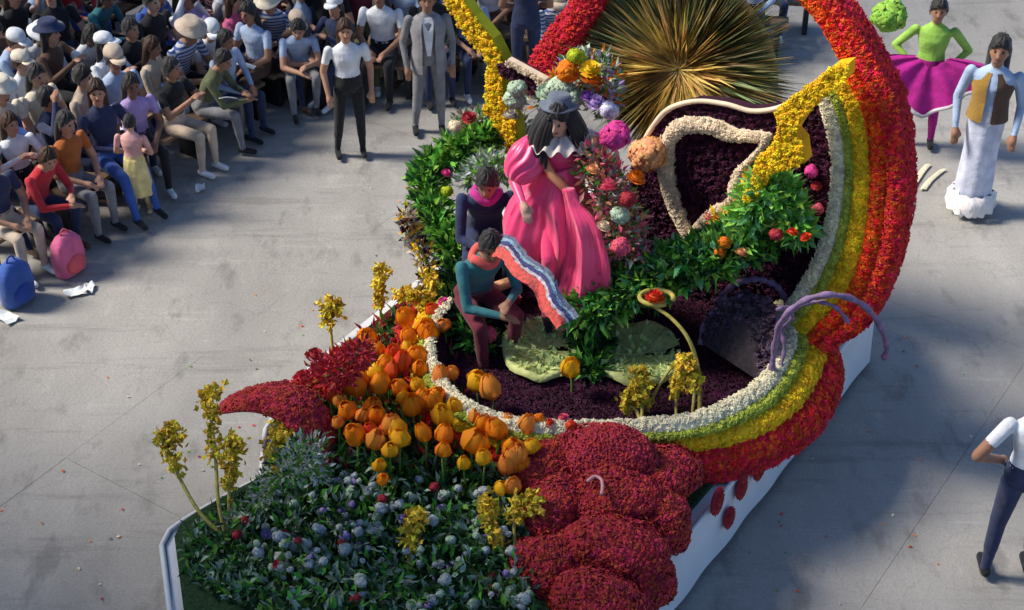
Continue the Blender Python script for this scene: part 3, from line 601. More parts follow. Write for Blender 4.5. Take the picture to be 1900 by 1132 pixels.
# maroon mounds
MND = [(1040, 845, .98, .27, .24, .22, 'upper left'), (1135, 848, 1.08, .31, .26, .27, 'topmost rosy'), (1140, 925, .98, .3, .24, .2, 'middle under the hook'), (1228, 882, .95, .24, .22, .22, 'upper right'), (1030, 945, .88, .2, .24, .24, 'left, tall'), (1222, 965, .82, .22, .22, .25, 'right edge'),
       (1135, 1025, .86, .36, .26, .27, 'large lower'), (1020, 1050, .78, .22, .24, .26, 'lower left'), (1180, 1075, .72, .24, .22, .24, 'lower right'), (1110, 1120, .8, .3, .24, .24, 'bottom'), (1010, 870, .95, .2, .2, .2, 'small left')]
for i, (x, y, z, rx, ry, rz_, wh) in enumerate(MND):
    q = PZ(x, y, z); m = P_rose if i == 1 else P_mar
    t = thing('flower_mound', f'{"rosy" if i == 1 else "dark maroon"} carnation covered mound, {wh} of the front heap', 'mound', (q[0], q[1], ZB), group='maroon flower mounds')
    c = np.array([0, 0, z-ZB]); ph = nrand(2); rx *= 1.12; ry *= 1.08; rz_ *= .86; a0 = random.uniform(0, 3)
    def lump(d): return 1+.1*math.sin(2.3*d[0]+3*d[1]+ph[0])+.08*math.sin(4.1*d[2]+2*d[0]+ph[1])+.05*math.sin(6*d[1]-3*d[2]+ph[2])
    core = MB().ell((0, 0, 0), 1, 24, 14); core.v = [tuple(c+np.array(q_)*np.array([rx, ry, rz_])*lump(q_)*.97) for q_ in core.v]; core.build('mound_core', m, t, True)
    mb = MB(); n = 1250
    for k in range(n):
        zz = 1-1.75*(k+.5)/n; th = k*2.39996+a0; r_ = math.sqrt(max(0, 1-zz*zz)); d = np.array([r_*math.cos(th), r_*math.sin(th), zz])
        mb.tuft(c+d*np.array([rx, ry, rz_])*lump(d)+nrand(.004), d+nrand(.3), random.uniform(.015, .03), k=4, h=.6)
    mb.build('carnations', m, t, kind='stuff')
q = PZ(1105, 890, 1.2); hk = thing('pale_hook', 'small pale pink hook lying on the middle maroon mound', 'hook', q)
MB().tube(spline([local(PZ(x, y, 1.2), hk) for x, y in ((1090, 893), (1103, 884), (1115, 889), (1118, 902), (1116, 917))], 14), .012, 8).build('hook_wire', mat('pale pink', (.6, .3, .3), .6), hk, True)
# straw coloured and red sprigs on the mounds' upper edge
for i, (x, y, m, nm) in enumerate(((1020, 785, P_red, 'red'), (1060, 790, P_red, 'scarlet'), (1045, 775, P_pink, 'pink'), (1000, 778, P_org, 'orange'))):
    mound_bloom(x, y, 1.22, .045, m, f'small {nm} flower on the front lip of the pool above the maroon mounds')

# lily pads
def pad(cx, cy, rx, ry, label, seed):
    c = PZ(cx, cy, 1.0); t = thing('lily_pad', label, 'lily pad', (c[0], c[1], .95)); ring = []
    px_ = (PZ(cx+rx, cy, 1.0)-PZ(cx-rx, cy, 1.0)); A = np.linalg.norm(px_)/2; B = np.linalg.norm(PZ(cx, cy+ry, 1.0)-PZ(cx, cy-ry, 1.0))/2
    rr = []
    for k, f in enumerate((.02, .3, .55, .8, 1.0, 1.02)):
        rr.append([np.array([A*f*math.cos(a)*(1+.05*math.sin(5*a+seed)), B*f*math.sin(a)*(1+.06*math.cos(4*a+seed)), .03+.05*(f**3)+.012*math.sin(9*a+seed)*f-(.05 if k == 5 else 0)]) for a in np.linspace(.25, 2*math.pi-.1, 42)])
    MB().loft(rr, cap=False, closed=False).build('pad', mat('lily pad green', (.55, .6, .22), .55, .25, 7, .5, bscale=18), t, True)
    mb = MB()
    for k in range(10):
        a = .3+k*.6; mb.tube([(.0, 0, .035), (A*.9*math.cos(a), B*.9*math.sin(a), .085)], .006, 5)
    mb.build('veins', mat('pad veins', (.45, .5, .2), .6), t)
    mb = MB()
    for k in range(260):
        a = random.random()*6.28; f = math.sqrt(random.random())*.95; mb.leaf(np.array([A*f*math.cos(a), B*f*math.sin(a), .04+.05*f**3]), nrand()+Z*.4, unit(Z+nrand(.3)), random.uniform(.04, .08), .02)
    mb.build('lettuce_leaves', petal('lettuce', (.52, .64, .25), .3, .02), t, kind='stuff')
pad(1010, 646, 80, 54, 'left pale green lily pad in the dark pool', 1.); pad(1186, 655, 82, 56, 'right pale green lily pad in the dark pool', 2.5)
# curly ferns
def fern(label, base, stems, r=.016, beads=True, group=None, stub=None, m=L_fstem):
    b = PZ(*base); t = thing('curly_fern', label, 'fern', b, group=group)
    for st in stems:
        p = spline([local(PZ(*q), t) for q in st], 26); n = len(p)
        o = MB().tube(p, [r*(1.1-.4*i/n) for i in range(n)], 7).build('frond', m, t, True)
        if beads:
            mb = MB()
            for i in range(int(n*.4), n):
                for k in range(11): mb.tuft(p[i]+nrand(.03), nrand(), random.uniform(.02, .04), k=4)
            mb.build('buds', L_fern, o, kind='stuff')
    return t
fern('tall golden curly fern plant at the far front left corner of the bed', (420, 1000, ZB), [
    [(420, 1000, ZB), (370, 950, .85), (335, 890, 1.0), (320, 850, 1.1), (300, 815, 1.2), (318, 800, 1.22), (330, 815, 1.2)],
    [(420, 1000, ZB), (405, 930, .95), (400, 850, 1.15), (392, 780, 1.35), (385, 735, 1.45), (395, 725, 1.46)],
    [(420, 1000, ZB), (425, 940, .9), (425, 880, 1.08), (432, 835, 1.2), (440, 820, 1.22)],
    [(420, 1000, ZB), (465, 950, .85), (495, 900, .95), (505, 860, 1.05), (508, 815, 1.18), (522, 800, 1.2), (530, 812, 1.18)]], .014)
fern('golden fern sprig low at the front beside the maroon mounds', (955, 1080, ZB), [[(955, 1080, ZB), (955, 1010, .85), (955, 960, 1.0), (968, 930, 1.08), (988, 928, 1.1), (992, 945, 1.05)], [(955, 1080, ZB), (930, 1020, .85), (908, 960, .98), (905, 930, 1.05)]], .013)
fern('short golden fern sprig at the bottom edge of the bed', (765, 1090, ZB), [[(765, 1090, ZB), (762, 1030, .85), (765, 975, .98), (775, 955, 1.02)]], .013)
fern('golden fern head beside the white left rail', (618, 690, ZB), [[(618, 690, ZB), (616, 640, .88), (612, 600, 1.02), (606, 572, 1.1), (618, 564, 1.12), (626, 580, 1.08)]], .013)
fern('thin upright golden fern behind the tulips by the rail', (706, 640, ZB), [[(706, 640, ZB), (706, 580, .9), (705, 530, 1.1), (706, 500, 1.2)]], .012)
fern('golden fern bending left at the pool edge', (800, 640, ZB), [[(800, 640, ZB), (800, 600, .9), (795, 570, 1.05), (770, 545, 1.15), (740, 545, 1.15)], [(800, 640, ZB), (805, 590, .9), (800, 555, 1.1), (805, 530, 1.2), (800, 510, 1.25)]], .016)
mlt = fern('tall bare golden fern arching over the right lily pad', (1298, 775, 1.0), [
    [(1298, 775, 1.0), (1298, 720, 1.15), (1292, 670, 1.32), (1275, 625, 1.5), (1245, 590, 1.6), (1212, 568, 1.65), (1202, 560, 1.66)]], .018, beads=False)
fern('golden curled fern standing at the front rim of the pool', (1190, 790, 1.0), [[(1190, 790, 1.0), (1192, 750, 1.1), (1190, 720, 1.2), (1188, 690, 1.27)], [(1190, 790, 1.0), (1182, 765, 1.05), (1168, 752, 1.08), (1168, 738, 1.1), (1182, 730, 1.12), (1192, 742, 1.1)]], .014)
fern('slim golden fern crossing the pool rim below the arching fern', (1285, 825, 1.0), [[(1285, 825, .95), (1285, 770, 1.1), (1288, 720, 1.25), (1282, 680, 1.35), (1268, 668, 1.4), (1262, 690, 1.35)], [(1255, 790, 1.), (1255, 740, 1.12), (1262, 700, 1.22), (1272, 670, 1.33)]], .012)
fern('slanting bare fern stalks in front of the pool', (1200, 765, 1.0), [[(1200, 765, 1.0), (1218, 725, 1.1), (1240, 690, 1.2), (1262, 668, 1.28)]], .013, beads=False)
mound_bloom(1215, 553, 1.7, .085, P_red, 'flat red bloom at the tip of the arching fern'); 
q = PZ(1218, 558, 1.64); cu = thing('bloom_cup', 'yellow curled cup holding the red bloom of the arching fern', 'flower cup', q)
MB().tube([np.array([.13*math.cos(a), .1*math.sin(a), .03]) for a in np.linspace(-.3, 5.2, 30)], .02, 7).build('cup_rim', L_fstem, cu, True)
# lavender hoops
def hoop(label, pts, r, net=False):
    w_ = [PZ(*q) for q in pts]; t = thing('lavender_hoop', label, 'hoop', (w_[0][0], w_[0][1], w_[0][2]), group='lavender cloth hoops'); p = spline([local(q, t) for q in w_], 40)
    vs = [r*(1+.25*math.sin(i*1.7)) for i in range(40)]; MB().tube(p, vs, 9).build('hoop_tube', LAV, t, True)
    if net:
        c = np.mean(p, axis=0); MB().loft([[c+(q-c)*f+Z*.09*(1-f*f) for q in p] for f in (.97, .7, .4, .05)], cap=False).build('gauze', NET, t, True); gm_ = MB(); [gm_.tuft(c+(p[random.randrange(40)]-c)*math.sqrt(random.random())*.95+Z*.09*random.random(), Z-nrand(.5), random.uniform(.02, .04)) for _ in range(420)]; gm_.build('dark_blossoms', petal('petals dusk', (.1, .06, .09), .7, .03), t, kind='stuff')
hoop('lavender cloth hoop with dark gauze at the right end of the pool', [(1300, 640, 1.05), (1308, 600, 1.2), (1340, 565, 1.4), (1385, 548, 1.5), (1430, 570, 1.5), (1445, 610, 1.4), (1432, 665, 1.2), (1415, 715, 1.05)], .024, True)
hoop('lavender cloth hoop arching from the pool out over the white corner', [(1432, 690, 1.2), (1438, 640, 1.45), (1450, 596, 1.75), (1485, 562, 1.95), (1535, 547, 2.05), (1588, 558, 1.95), (1624, 590, 1.7), (1645, 640, 1.3), (1640, 665, 1.1)], .024)
hoop('small lavender cloth hoop behind the dark gauze one', [(1330, 560, 1.2), (1360, 530, 1.4), (1400, 518, 1.5), (1440, 530, 1.45), (1462, 565, 1.3)], .026)

for lb, pts in (('thin mauve tendril curling up between the two lavender hoops', [(1440, 650, 1.15), (1452, 610, 1.4), (1470, 590, 1.6), (1462, 570, 1.7), (1440, 575, 1.7)]), ('thin mauve tendril trailing down to the ivory band', [(1445, 600, 1.5), (1455, 640, 1.35), (1448, 680, 1.2), (1425, 705, 1.15)]), ('thin mauve tendril across the foot of the rainbow wing', [(1470, 575, 1.8), (1510, 560, 1.95), (1550, 570, 1.95), (1575, 600, 1.8)])):
    w_ = [PZ(*q) for q in pts]; t = thing('mauve_tendril', lb, 'tendril', w_[0]); MB().tube(spline([local(q, t) for q in w_], 24), [.016+.006*math.sin(i*1.3) for i in range(24)], 7).build('tendril_tube', LAV, t, True)
# ------------------------------------------------------------------ people
SK = [mat('skin %d' % i, c, .55, .06, 8, sheen=.1) for i, c in enumerate(((.42, .22, .14), (.3, .15, .09), (.5, .29, .2), (.2, .1, .06)))]
EYE = mat('eye', (.015, .012, .01), .3); LIP = mat('lip', (.32, .08, .07), .5); HAIRK = mat('hair black', (.012, .01, .01), .5, .3, 60, .4, sheen=.2); HAIRB = mat('hair brown', (.05, .025, .014), .5, .3, 60, .4); HAIRG = mat('hair grey', (.3, .29, .28), .6, .2, 60, .4)
def cloth(nm, c): return mat('cloth '+nm, c, .85, .2, 7, .9, sheen=.15, bscale=9)
def stripe(m, c2, sc):
    n = m.node_tree; b = n.nodes['Principled BSDF']; wv = n.nodes.new('ShaderNodeTexWave'); wv.inputs['Scale'].default_value = sc; wv.bands_direction = 'Z'; wv.inputs['Distortion'].default_value = 1.5
    tc = [q for q in n.nodes if q.type == 'TEX_COORD'][0]; n.links.new(tc.outputs['Object'], wv.inputs['Vector']); mx = n.nodes.new('ShaderNodeMix'); mx.data_type = 'RGBA'; gt = n.nodes.new('ShaderNodeMath'); gt.operation = 'GREATER_THAN'; gt.inputs[1].default_value = .55
    n.links.new(wv.outputs['Fac'], gt.inputs[0]); n.links.new(gt.outputs[0], mx.inputs[0]); n.links.new(b.inputs['Base Color'].links[0].from_socket, mx.inputs[6]); mx.inputs[7].default_value = (*c2, 1); n.links.new(mx.outputs[2], b.inputs['Base Color'])
COL = {'striped blue': (.5, .52, .56), 'striped red': (.55, .45, .42), 'white': (.68, .7, .72), 'pale blue': (.35, .45, .62), 'navy': (.02, .03, .08), 'black': (.012, .012, .014), 'pink': (.65, .13, .26), 'red': (.45, .02, .03), 'rust': (.35, .1, .02), 'beige': (.5, .4, .3), 'grey': (.2, .2, .21), 'olive': (.1, .11, .05),
       'blue': (.04, .1, .35), 'cream': (.65, .58, .45), 'teal': (.03, .15, .17), 'maroon': (.14, .015, .03), 'lilac': (.35, .25, .5), 'brown': (.1, .055, .035)}
CM = {k: cloth(k, v) for k, v in COL.items()}
stripe(CM['striped blue'], (.05, .1, .3), 7); stripe(CM['striped red'], (.35, .02, .03), 7)
def v3(*a): return np.array(a, float)
def make_body(J, voxel=.012, skirt=None, long_sleeve=True, male=False):
    """one continuous body: closed tapering pieces fused by a voxel remesh, then coloured by the nearest piece"""
    mb = MB(); pr = []
    def cap(a, ra, b, rb, m):
        a, b = v3(*a), v3(*b); L = np.linalg.norm(b-a); d = (b-a)/(L+1e-9)
        pts = [a-d*ra*.95, a-d*ra*.7, a, a*.5+b*.5, b, b+d*rb*.7, b+d*rb*.95]; mb.tube(pts, [ra*.3, ra*.72, ra, (ra+rb)/2, rb, rb*.72, rb*.3], 14); pr.append((a, b, ra, rb, m))
    def torso(secs, m):
        mb.loft([[v3(c[0]+rx*math.cos(t), c[1]+ry*math.sin(t), c[2]) for t in np.linspace(0, 2*math.pi, 21)[:-1]] for c, rx, ry in secs])
        for (c, rx, ry), (c2, rx2, ry2) in zip(secs, secs[1:]):
            for s_ in (-1, 0, 1): pr.append((v3(c[0]+s_*(rx-ry*.9), c[1], c[2]), v3(c2[0]+s_*(rx2-ry2*.9), c2[1], c2[2]), ry, ry2, m))
    hp, sh = v3(*J['hip']), v3(*J['sh']); ax = sh-hp
    wd = 1.08 if male else 1.
    up = [(hp-Z*.06, .13, .1), (hp+Z*.02, .165, .125), (hp+ax*.25, .15, .11), (hp+ax*.45, .135*wd, .1), (hp+ax*.75, .165*wd, .118), (hp+ax*.93, .175*wd, .1), (sh+Z*.02, .12, .075), (sh+Z*.06, .055, .055)]
    torso(up[2:], 1); torso(up[:3], 2)
    hd = v3(*J['head']); cap(sh+Z*.03, .056, hd-Z*.06, .05, 0)
    fx = J.get('face', v3(0, 1, 0)); fx = unit(v3(*fx)); rx_ = unit(np.cross(fx, Z)); uz = np.cross(rx_, fx)
    rot = np.array([rx_, fx, uz]).T
    mb.ell(hd, (.076, .094, .115), 18, 14, rot); pr.append((hd-uz*.03, hd+uz*.02, .09, .09, 0))
    mb.ell(hd+fx*.03-uz*.062, (.055, .06, .05), 12, 8, rot)
    cap(hd+fx*.088+uz*.012, .011, hd+fx*.106-uz*.022, .016, 0)
    for s_ in (-1, 1): mb.ell(hd+rx_*.078*s_-uz*.01-fx*.005, (.014, .022, .032), 8, 6, rot)
    for s_, A in ((-1, J['armL']), (1, J['armR'])):
        a, e, h = v3(*A[0]), v3(*A[1]), v3(*A[2]); md = a+(e-a)*.55
        cap(a, .05*wd, md, .047*wd, 1); cap(md, .046, e, .042, 1 if long_sleeve else 0); cap(e, .041, h, .029, 1 if long_sleeve else 0)
        d = unit(h-e); side = unit(np.cross(d, A[3] if len(A) > 3 else Z+v3(.01, 0, 0))); nn = np.cross(side, d)
        cap(h+d*.015, .03, h+d*.06, .036, 0)
        for k in range(4):
            o_ = (k-1.5)*.019; L = (.07, .08, .076, .058)[k]; f0_ = h+d*.085+side*o_; f1 = f0_+d*L*.55-nn*.012; f2 = f1+d*L*.4-nn*.028
            mb.tube([f0_-d*.02, f0_, f1, f2], [.010, .0105, .0098, .0075], 7); pr.append((f0_, f1, .0105, .0098, 0)); pr.append((f1, f2, .0098, .0075, 0))
        tb = h+d*.03+side*.03*-s_; t1 = tb+d*.035-side*.022*s_-nn*.01; mb.tube([tb, t1, t1+d*.025-nn*.01], [.013, .012, .009], 7); pr.append((tb, t1, .013, .01, 0))
    for lg in (J['legL'], J['legR']):
        a, k, f = map(lambda q: v3(*q), lg[:3]); fd = unit(v3(*(lg[3] if len(lg) > 3 else (0, 1, 0))))
        lm = 0 if skirt else 2
        cap(a, .085, k, .06, 2 if not skirt else 2); cap(k, .058, k*.4+f*.6, .05, lm); cap(k*.45+f*.55, .047, f, .036, lm)
        cap(f-fd*.03-Z*.035, .038, f+fd*.14-Z*.045, .034, 3)
    if skirt:
        secs = [(v3(*c), rx, ry) for c, rx, ry in skirt]
        rg_ = []
        for c, rx, ry in secs: rg_.append([c+v3(rx*math.cos(t), ry*math.sin(t), 0)*(1+.06*math.sin(9*t)*min(1, (rx/.25)**2)) for t in np.linspace(0, 2*math.pi, 49)[:-1]])
        mb.loft(rg_)
        for (c, rx, ry), (c2, rx2, ry2) in zip(secs, secs[1:]):
            for s_ in (-1, 0, 1): pr.append((c+v3(s_*(rx-ry*.9), 0, 0), c2+v3(s_*(rx2-ry2*.9), 0, 0), ry, ry2, 2))
    me = bpy.data.meshes.new('body_raw'); me.from_pydata(mb.v, [], mb.f); o = bpy.data.objects.new('body_raw', me); C.objects.link(o)
    r = o.modifiers.new('r', 'REMESH'); r.mode = 'VOXEL'; r.voxel_size = voxel; r.use_smooth_shade = True
    s_ = o.modifiers.new('s', 'SMOOTH'); s_.factor = .5; s_.iterations = 2
    dg = bpy.context.evaluated_depsgraph_get(); dg.update(); nm = bpy.data.meshes.new_from_object(o.evaluated_get(dg)); bpy.data.objects.remove(o)
    nm.materials.clear()
    for m in (SK[0], CM['white'], CM['black'], CM['black'], EYE, LIP): nm.materials.append(m)
    n = len(nm.polygons); cc = np.zeros(n*3); nm.polygons.foreach_get('center', cc); cc = cc.reshape(-1, 3); best = np.full(n, 9.); lab = np.zeros(n, int)
    for a, b, ra, rb, m in pr:
        ab = b-a; t = np.clip(((cc-a)@ab)/(ab@ab+1e-9), 0, 1); d = np.linalg.norm(cc-(a+t[:, None]*ab), axis=1)-(ra+(rb-ra)*t)
        k = d < best; best[k] = d[k]; lab[k] = m
    hdv = cc-hd; nearhead = np.linalg.norm(hdv, axis=1) < .17; lab[nearhead & (cc[:, 2] > hd[2]-.11)] = 0
    for s2 in (-1, 1): lab[np.linalg.norm(cc-(hd+fx*.084+rx_*.032*s2+uz*.018), axis=1) < .0115] = 4
    q = cc-(hd+fx*.092-uz*.052); lab[(abs(q@rx_) < .024) & (abs(q@uz) < .009) & (np.linalg.norm(q, axis=1) < .04)] = 5
    nm.polygons.foreach_set('material_index', lab); nm.polygons.foreach_set('use_smooth', [True]*n); nm.update(); nm.name = 'person_body'
    return nm, rot, hd
def A(s, e, h): return (s, e, h)
def mir(p): return (-p[0], *p[1:])
POSES = {
 'sit_lap': dict(hip=(0, 0, .53), sh=(0, .05, 1.0), head=(0, .1, 1.22), face=(0, 1, -.1), armL=A((-.2, .04, .98), (-.25, .12, .72), (-.1, .34, .64)), armR=A((.2, .04, .98), (.25, .12, .72), (.1, .34, .64)), legL=((-.09, .03, .5), (-.13, .44, .52), (-.13, .44, .1)), legR=((.09, .03, .5), (.12, .45, .52), (.14, .48, .1))),
 'sit_fwd': dict(hip=(0, 0, .53), sh=(0, .2, .95), head=(0, .32, 1.13), face=(.25, 1, -.3), armL=A((-.19, .2, .93), (-.22, .33, .68), (-.06, .5, .72)), armR=A((.19, .2, .93), (.22, .36, .66), (.04, .55, .66)), legL=((-.09, .03, .5), (-.16, .43, .52), (-.14, .38, .1)), legR=((.09, .03, .5), (.16, .45, .52), (.15, .5, .1))),
 'sit_brow': dict(hip=(0, 0, .53), sh=(0, .0, 1.01), head=(.02, .04, 1.23), face=(-.4, 1, 0), armL=A((-.2, 0, .99), (-.3, .12, .76), (-.12, .3, .62)), armR=A((.2, 0, .99), (.34, .2, 1.0), (.13, .17, 1.25)), legL=((-.09, .03, .5), (-.11, .45, .52), (-.1, .55, .1)), legR=((.09, .03, .5), (.11, .44, .52), (.1, .4, .1))),
 'sit_back': dict(hip=(0, 0, .53), sh=(0, -.06, 1.0), head=(0, -.04, 1.22), face=(.5, 1, 0), armL=A((-.2, -.06, .98), (-.3, .02, .72), (-.2, .26, .6)), armR=A((.2, -.06, .98), (.27, .02, .71), (.05, .2, .68)), legL=((-.09, .03, .5), (-.12, .46, .5), (-.12, .6, .12)), legR=((.09, .03, .5), (.12, .46, .5), (.14, .64, .12))),
 'sit_clap': dict(hip=(0, 0, .53), sh=(0, .04, 1.0), head=(0, .08, 1.22), face=(-.2, 1, .05), armL=A((-.2, .04, .98), (-.27, .2, .78), (-.04, .36, .94)), armR=A((.2, .04, .98), (.27, .2, .78), (.04, .36, .94)), legL=((-.09, .03, .5), (-.1, .45, .52), (-.1, .46, .1)), legR=((.09, .03, .5), (.1, .45, .52), (.12, .44, .1))),
 'stand': dict(hip=(0, 0, .92), sh=(0, .01, 1.39), head=(0, .03, 1.6), armL=A((-.2, 0, 1.37), (-.26, -.02, 1.1), (-.25, .08, .87)), armR=A((.2, 0, 1.37), (.27, -.02, 1.1), (.24, .1, .87)), legL=((-.09, 0, .88), (-.11, .02, .5), (-.12, 0, .1)), legR=((.09, 0, .88), (.13, .02, .5), (.17, -.02, .1))),
 'stand_hips': dict(hip=(0, 0, .92), sh=(0, .0, 1.39), head=(0, .02, 1.6), armL=A((-.2, 0, 1.37), (-.38, -.06, 1.14), (-.19, .08, 1.0)), armR=A((.2, 0, 1.37), (.38, -.06, 1.14), (.19, .08, 1.0)), legL=((-.09, 0, .88), (-.12, .02, .5), (-.14, 0, .1)), legR=((.09, 0, .88), (.12, .02, .5), (.16, .02, .1))),
 'stand_front': dict(hip=(0, 0, .92), sh=(0, .01, 1.39), head=(0, .05, 1.59), face=(.1, 1, -.2), armL=A((-.2, 0, 1.37), (-.27, .03, 1.1), (-.05, .22, 1.0)), armR=A((.2, 0, 1.37), (.27, .03, 1.1), (.06, .24, 1.02)), legL=((-.09, 0, .88), (-.1, .02, .5), (-.1, 0, .1)), legR=((.09, 0, .88), (.1, .02, .5), (.12, .02, .1))),
}
BODY = {}
for k, J in POSES.items(): BODY[(k, 1)] = make_body(J, long_sleeve=True); BODY[(k, 0)] = make_body(J, long_sleeve=False)
def dress_secs(z0, z1, r0, r1): return [((0, 0, z0), .16, .12), ((0, 0, z0*.6+z1*.4), (r0+r1)/2*.9, r1*.75), ((0, 0, z1), r1, r1*.85)]
PL = dict(POSES['stand']); PL['legL'] = ((-.06, 0, .88), (-.06, .0, .5), (-.06, 0, .1)); PL['legR'] = ((.06, 0, .88), (.06, .0, .5), (.06, .02, .1))
BODY[('long_skirt', 1)] = make_body(PL, skirt=dress_secs(.98, .16, .16, .165), voxel=.013)
BODY[('knee_dress', 0)] = make_body(POSES['stand_front'], skirt=dress_secs(1.02, .42, .16, .25), long_sleeve=False)
HM = {}
def jacket(o, m, ms, z0, sc=1.):
    rg = [[v3(rx*math.sin(t), -ry*math.cos(t)+.005, z) for t in np.linspace(-2.75, 2.75, 30)] for z, rx, ry in ((z0, .2, .15), (.98, .19, .145), (1.1, .172, .135), (1.27, .198, .145), (1.36, .175, .125), (1.42, .11, .085))]
    MB().loft(rg, cap=False, closed=False).build('jacket', m, o, True)
    MB().loft([[v3(x*w_, y_, z) for x in (-1, 0, 1)] for z, w_, y_ in ((1.0, .02, .14), (1.2, .045, .142), (1.38, .06, .1), (1.42, .04, .08))], cap=False, closed=False).build('shirt_front', ms, o, True)
def headwear(kind, long_):
    key = (kind, long_)
    if key in HM: return HM[key]
    mb = MB()
    if kind == 'hair':
        rg = []
        for i, ph in enumerate(np.linspace(1.5, -.6, 15)):
            ring = []
            for t in np.linspace(0, 2*math.pi, 45)[:-1]:
                fr = max(0, math.sin(t)); p_ = max(ph, -.5+1.05*fr**.6+.1*math.sin(5*t)*fr+random.uniform(-.06, .06))
                rr = 1.17+.045*math.sin(9*t+.6*i)+random.uniform(-.05, .06)
                ring.append(v3(.079*rr*math.cos(p_)*math.cos(t), -.006+.096*rr*math.cos(p_)*math.sin(t), .012+.118*rr*math.sin(p_)))
            rg.append(ring)
        mb.loft(rg)
        if long_:
            rg = []
            for z, wx, wy, cy in ((.09, .07, .05, -.04), (.0, .098, .06, -.055), (-.1, .1, .055, -.07), (-.2, .1, .045, -.085), (-.29, .06, .025, -.09)):
                rg.append([v3(wx*math.cos(t)*(1+.05*math.sin(6*t+z*30)), cy+wy*math.sin(t), z) for t in np.linspace(0, 2*math.pi, 17)[:-1]])
            mb.loft(rg)
    elif kind == 'cap':
        mb.loft([[v3(r_*.84*math.cos(t), r_*math.sin(t)-.004, z) for t in np.linspace(0, 2*math.pi, 21)[:-1]] for z, r_ in ((.03, .108), (.07, .107), (.11, .09), (.135, .05), (.142, .01))])
        mb.loft([[v3(.075*math.cos(t), .09+.12*max(0, math.sin(t)), z+(.0 if math.sin(t) < .3 else -.012)) for t in np.linspace(0, 2*math.pi, 17)[:-1]] for z in (.036, .045)])
    elif kind == 'hat':
        mb.loft([[v3(r_*.9*math.cos(t), r_*math.sin(t), z+.012*math.cos(2*t)*(r_ > .13)) for t in np.linspace(0, 2*math.pi, 25)[:-1]] for z, r_ in ((.045, .11), (.04, .165), (.05, .165), (.058, .112), (.12, .1), (.145, .085), (.14, .03))])
    HM[key] = mb; me = bpy.data.meshes.new(kind); me.from_pydata(mb.v, [], mb.f); me.polygons.foreach_set('use_smooth', [True]*len(mb.f)); me.materials.append(HAIRK); me.update(); HM[key] = me
    return me
def person(pose, sleeve, loc, rz, top, bot, hair='black', hat=None, skin=0, shoe='black', scale=1., label='', group=None, long_=False, hatcol='white'):
    me, rot, hd = BODY[(pose, sleeve)]
    o = bpy.data.objects.new('person', me); C.objects.link(o); o.location = loc; o.rotation_euler = (0, 0, rz); o.scale = (scale,)*3; tag(o, label, 'person', group)
    for i, m in enumerate((SK[skin], top, bot, CM[shoe] if isinstance(shoe, str) else shoe)): o.material_slots[i].link = 'OBJECT'; o.material_slots[i].material = m
    M4 = Matrix(rot.tolist()).to_4x4()
    def ch(nm, mesh, m, ex=Matrix.Identity(4)):
        h = bpy.data.objects.new(nm, mesh); C.objects.link(h); h.parent = o; h.matrix_local = Matrix.Translation(Vector(hd))@M4@ex
        h.material_slots[0].link = 'OBJECT'; h.material_slots[0].material = m; return h
    ch('hair', headwear('hair', long_), {'black': HAIRK, 'brown': HAIRB, 'grey': HAIRG}[hair])
    if hat: ch(hat, headwear(hat, False), CM[hatcol], Matrix.Translation((0, -.006, .03))@Matrix.Diagonal((1.1, 1.1, 1.0, 1)))
    return o
FACE_V = math.atan2(-V[0], V[1])      # facing the route
def facing(dx, dy): return math.atan2(-dx, dy)
# seated crowd along the left and far side of the route
LINE = [(-300, 760), (-60, 640), (40, 560), (240, 425), (330, 335), (450, 300), (560, 285), (640, 235), (740, 205), (860, 160), (1000, 140), (1200, 165), (1400, 150), (1450, 60), (1520, -60), (1700, -200)]
lx, ly = zip(*LINE)
spots = []
for ri in range(0, 16):
    for k in range(0, 54):
        u = 5.4+k*.46+(ri % 2)*.23; v = -11.28-ri*.52
        spots.append((u, v, ri, 0))
for ri in range(0, 10):
    for k in range(0, 31):           # far side rows, across the end of the view
        spots.append((0, 0, ri, 1, -4.3+k*.48+(ri % 2)*.2, 15.9+ri*.56+.115*k))
shirt_names = list(COL); combos = set(); npeople = 0; bench_rows = {}
WANT = [(35, 160, 'cream', None), (105, 140, 'beige', 'cap'), (215, 165, 'pink', None), (430, 140, 'pink', None), (520, 90, 'white', 'hat'), (560, 110, 'white', None), (60, 270, 'red', None), (110, 220, 'rust', None), (150, 180, 'beige', None), (20, 330, 'navy', None), (180, 290, 'black', None), (30, 260, 'red', None), (330, 110, 'black', None), (355, 220, 'beige', None), (200, 30, 'pale blue', None), (420, 60, 'pale blue', None), (250, 190, 'lilac', None), (500, 180, 'white', None)]
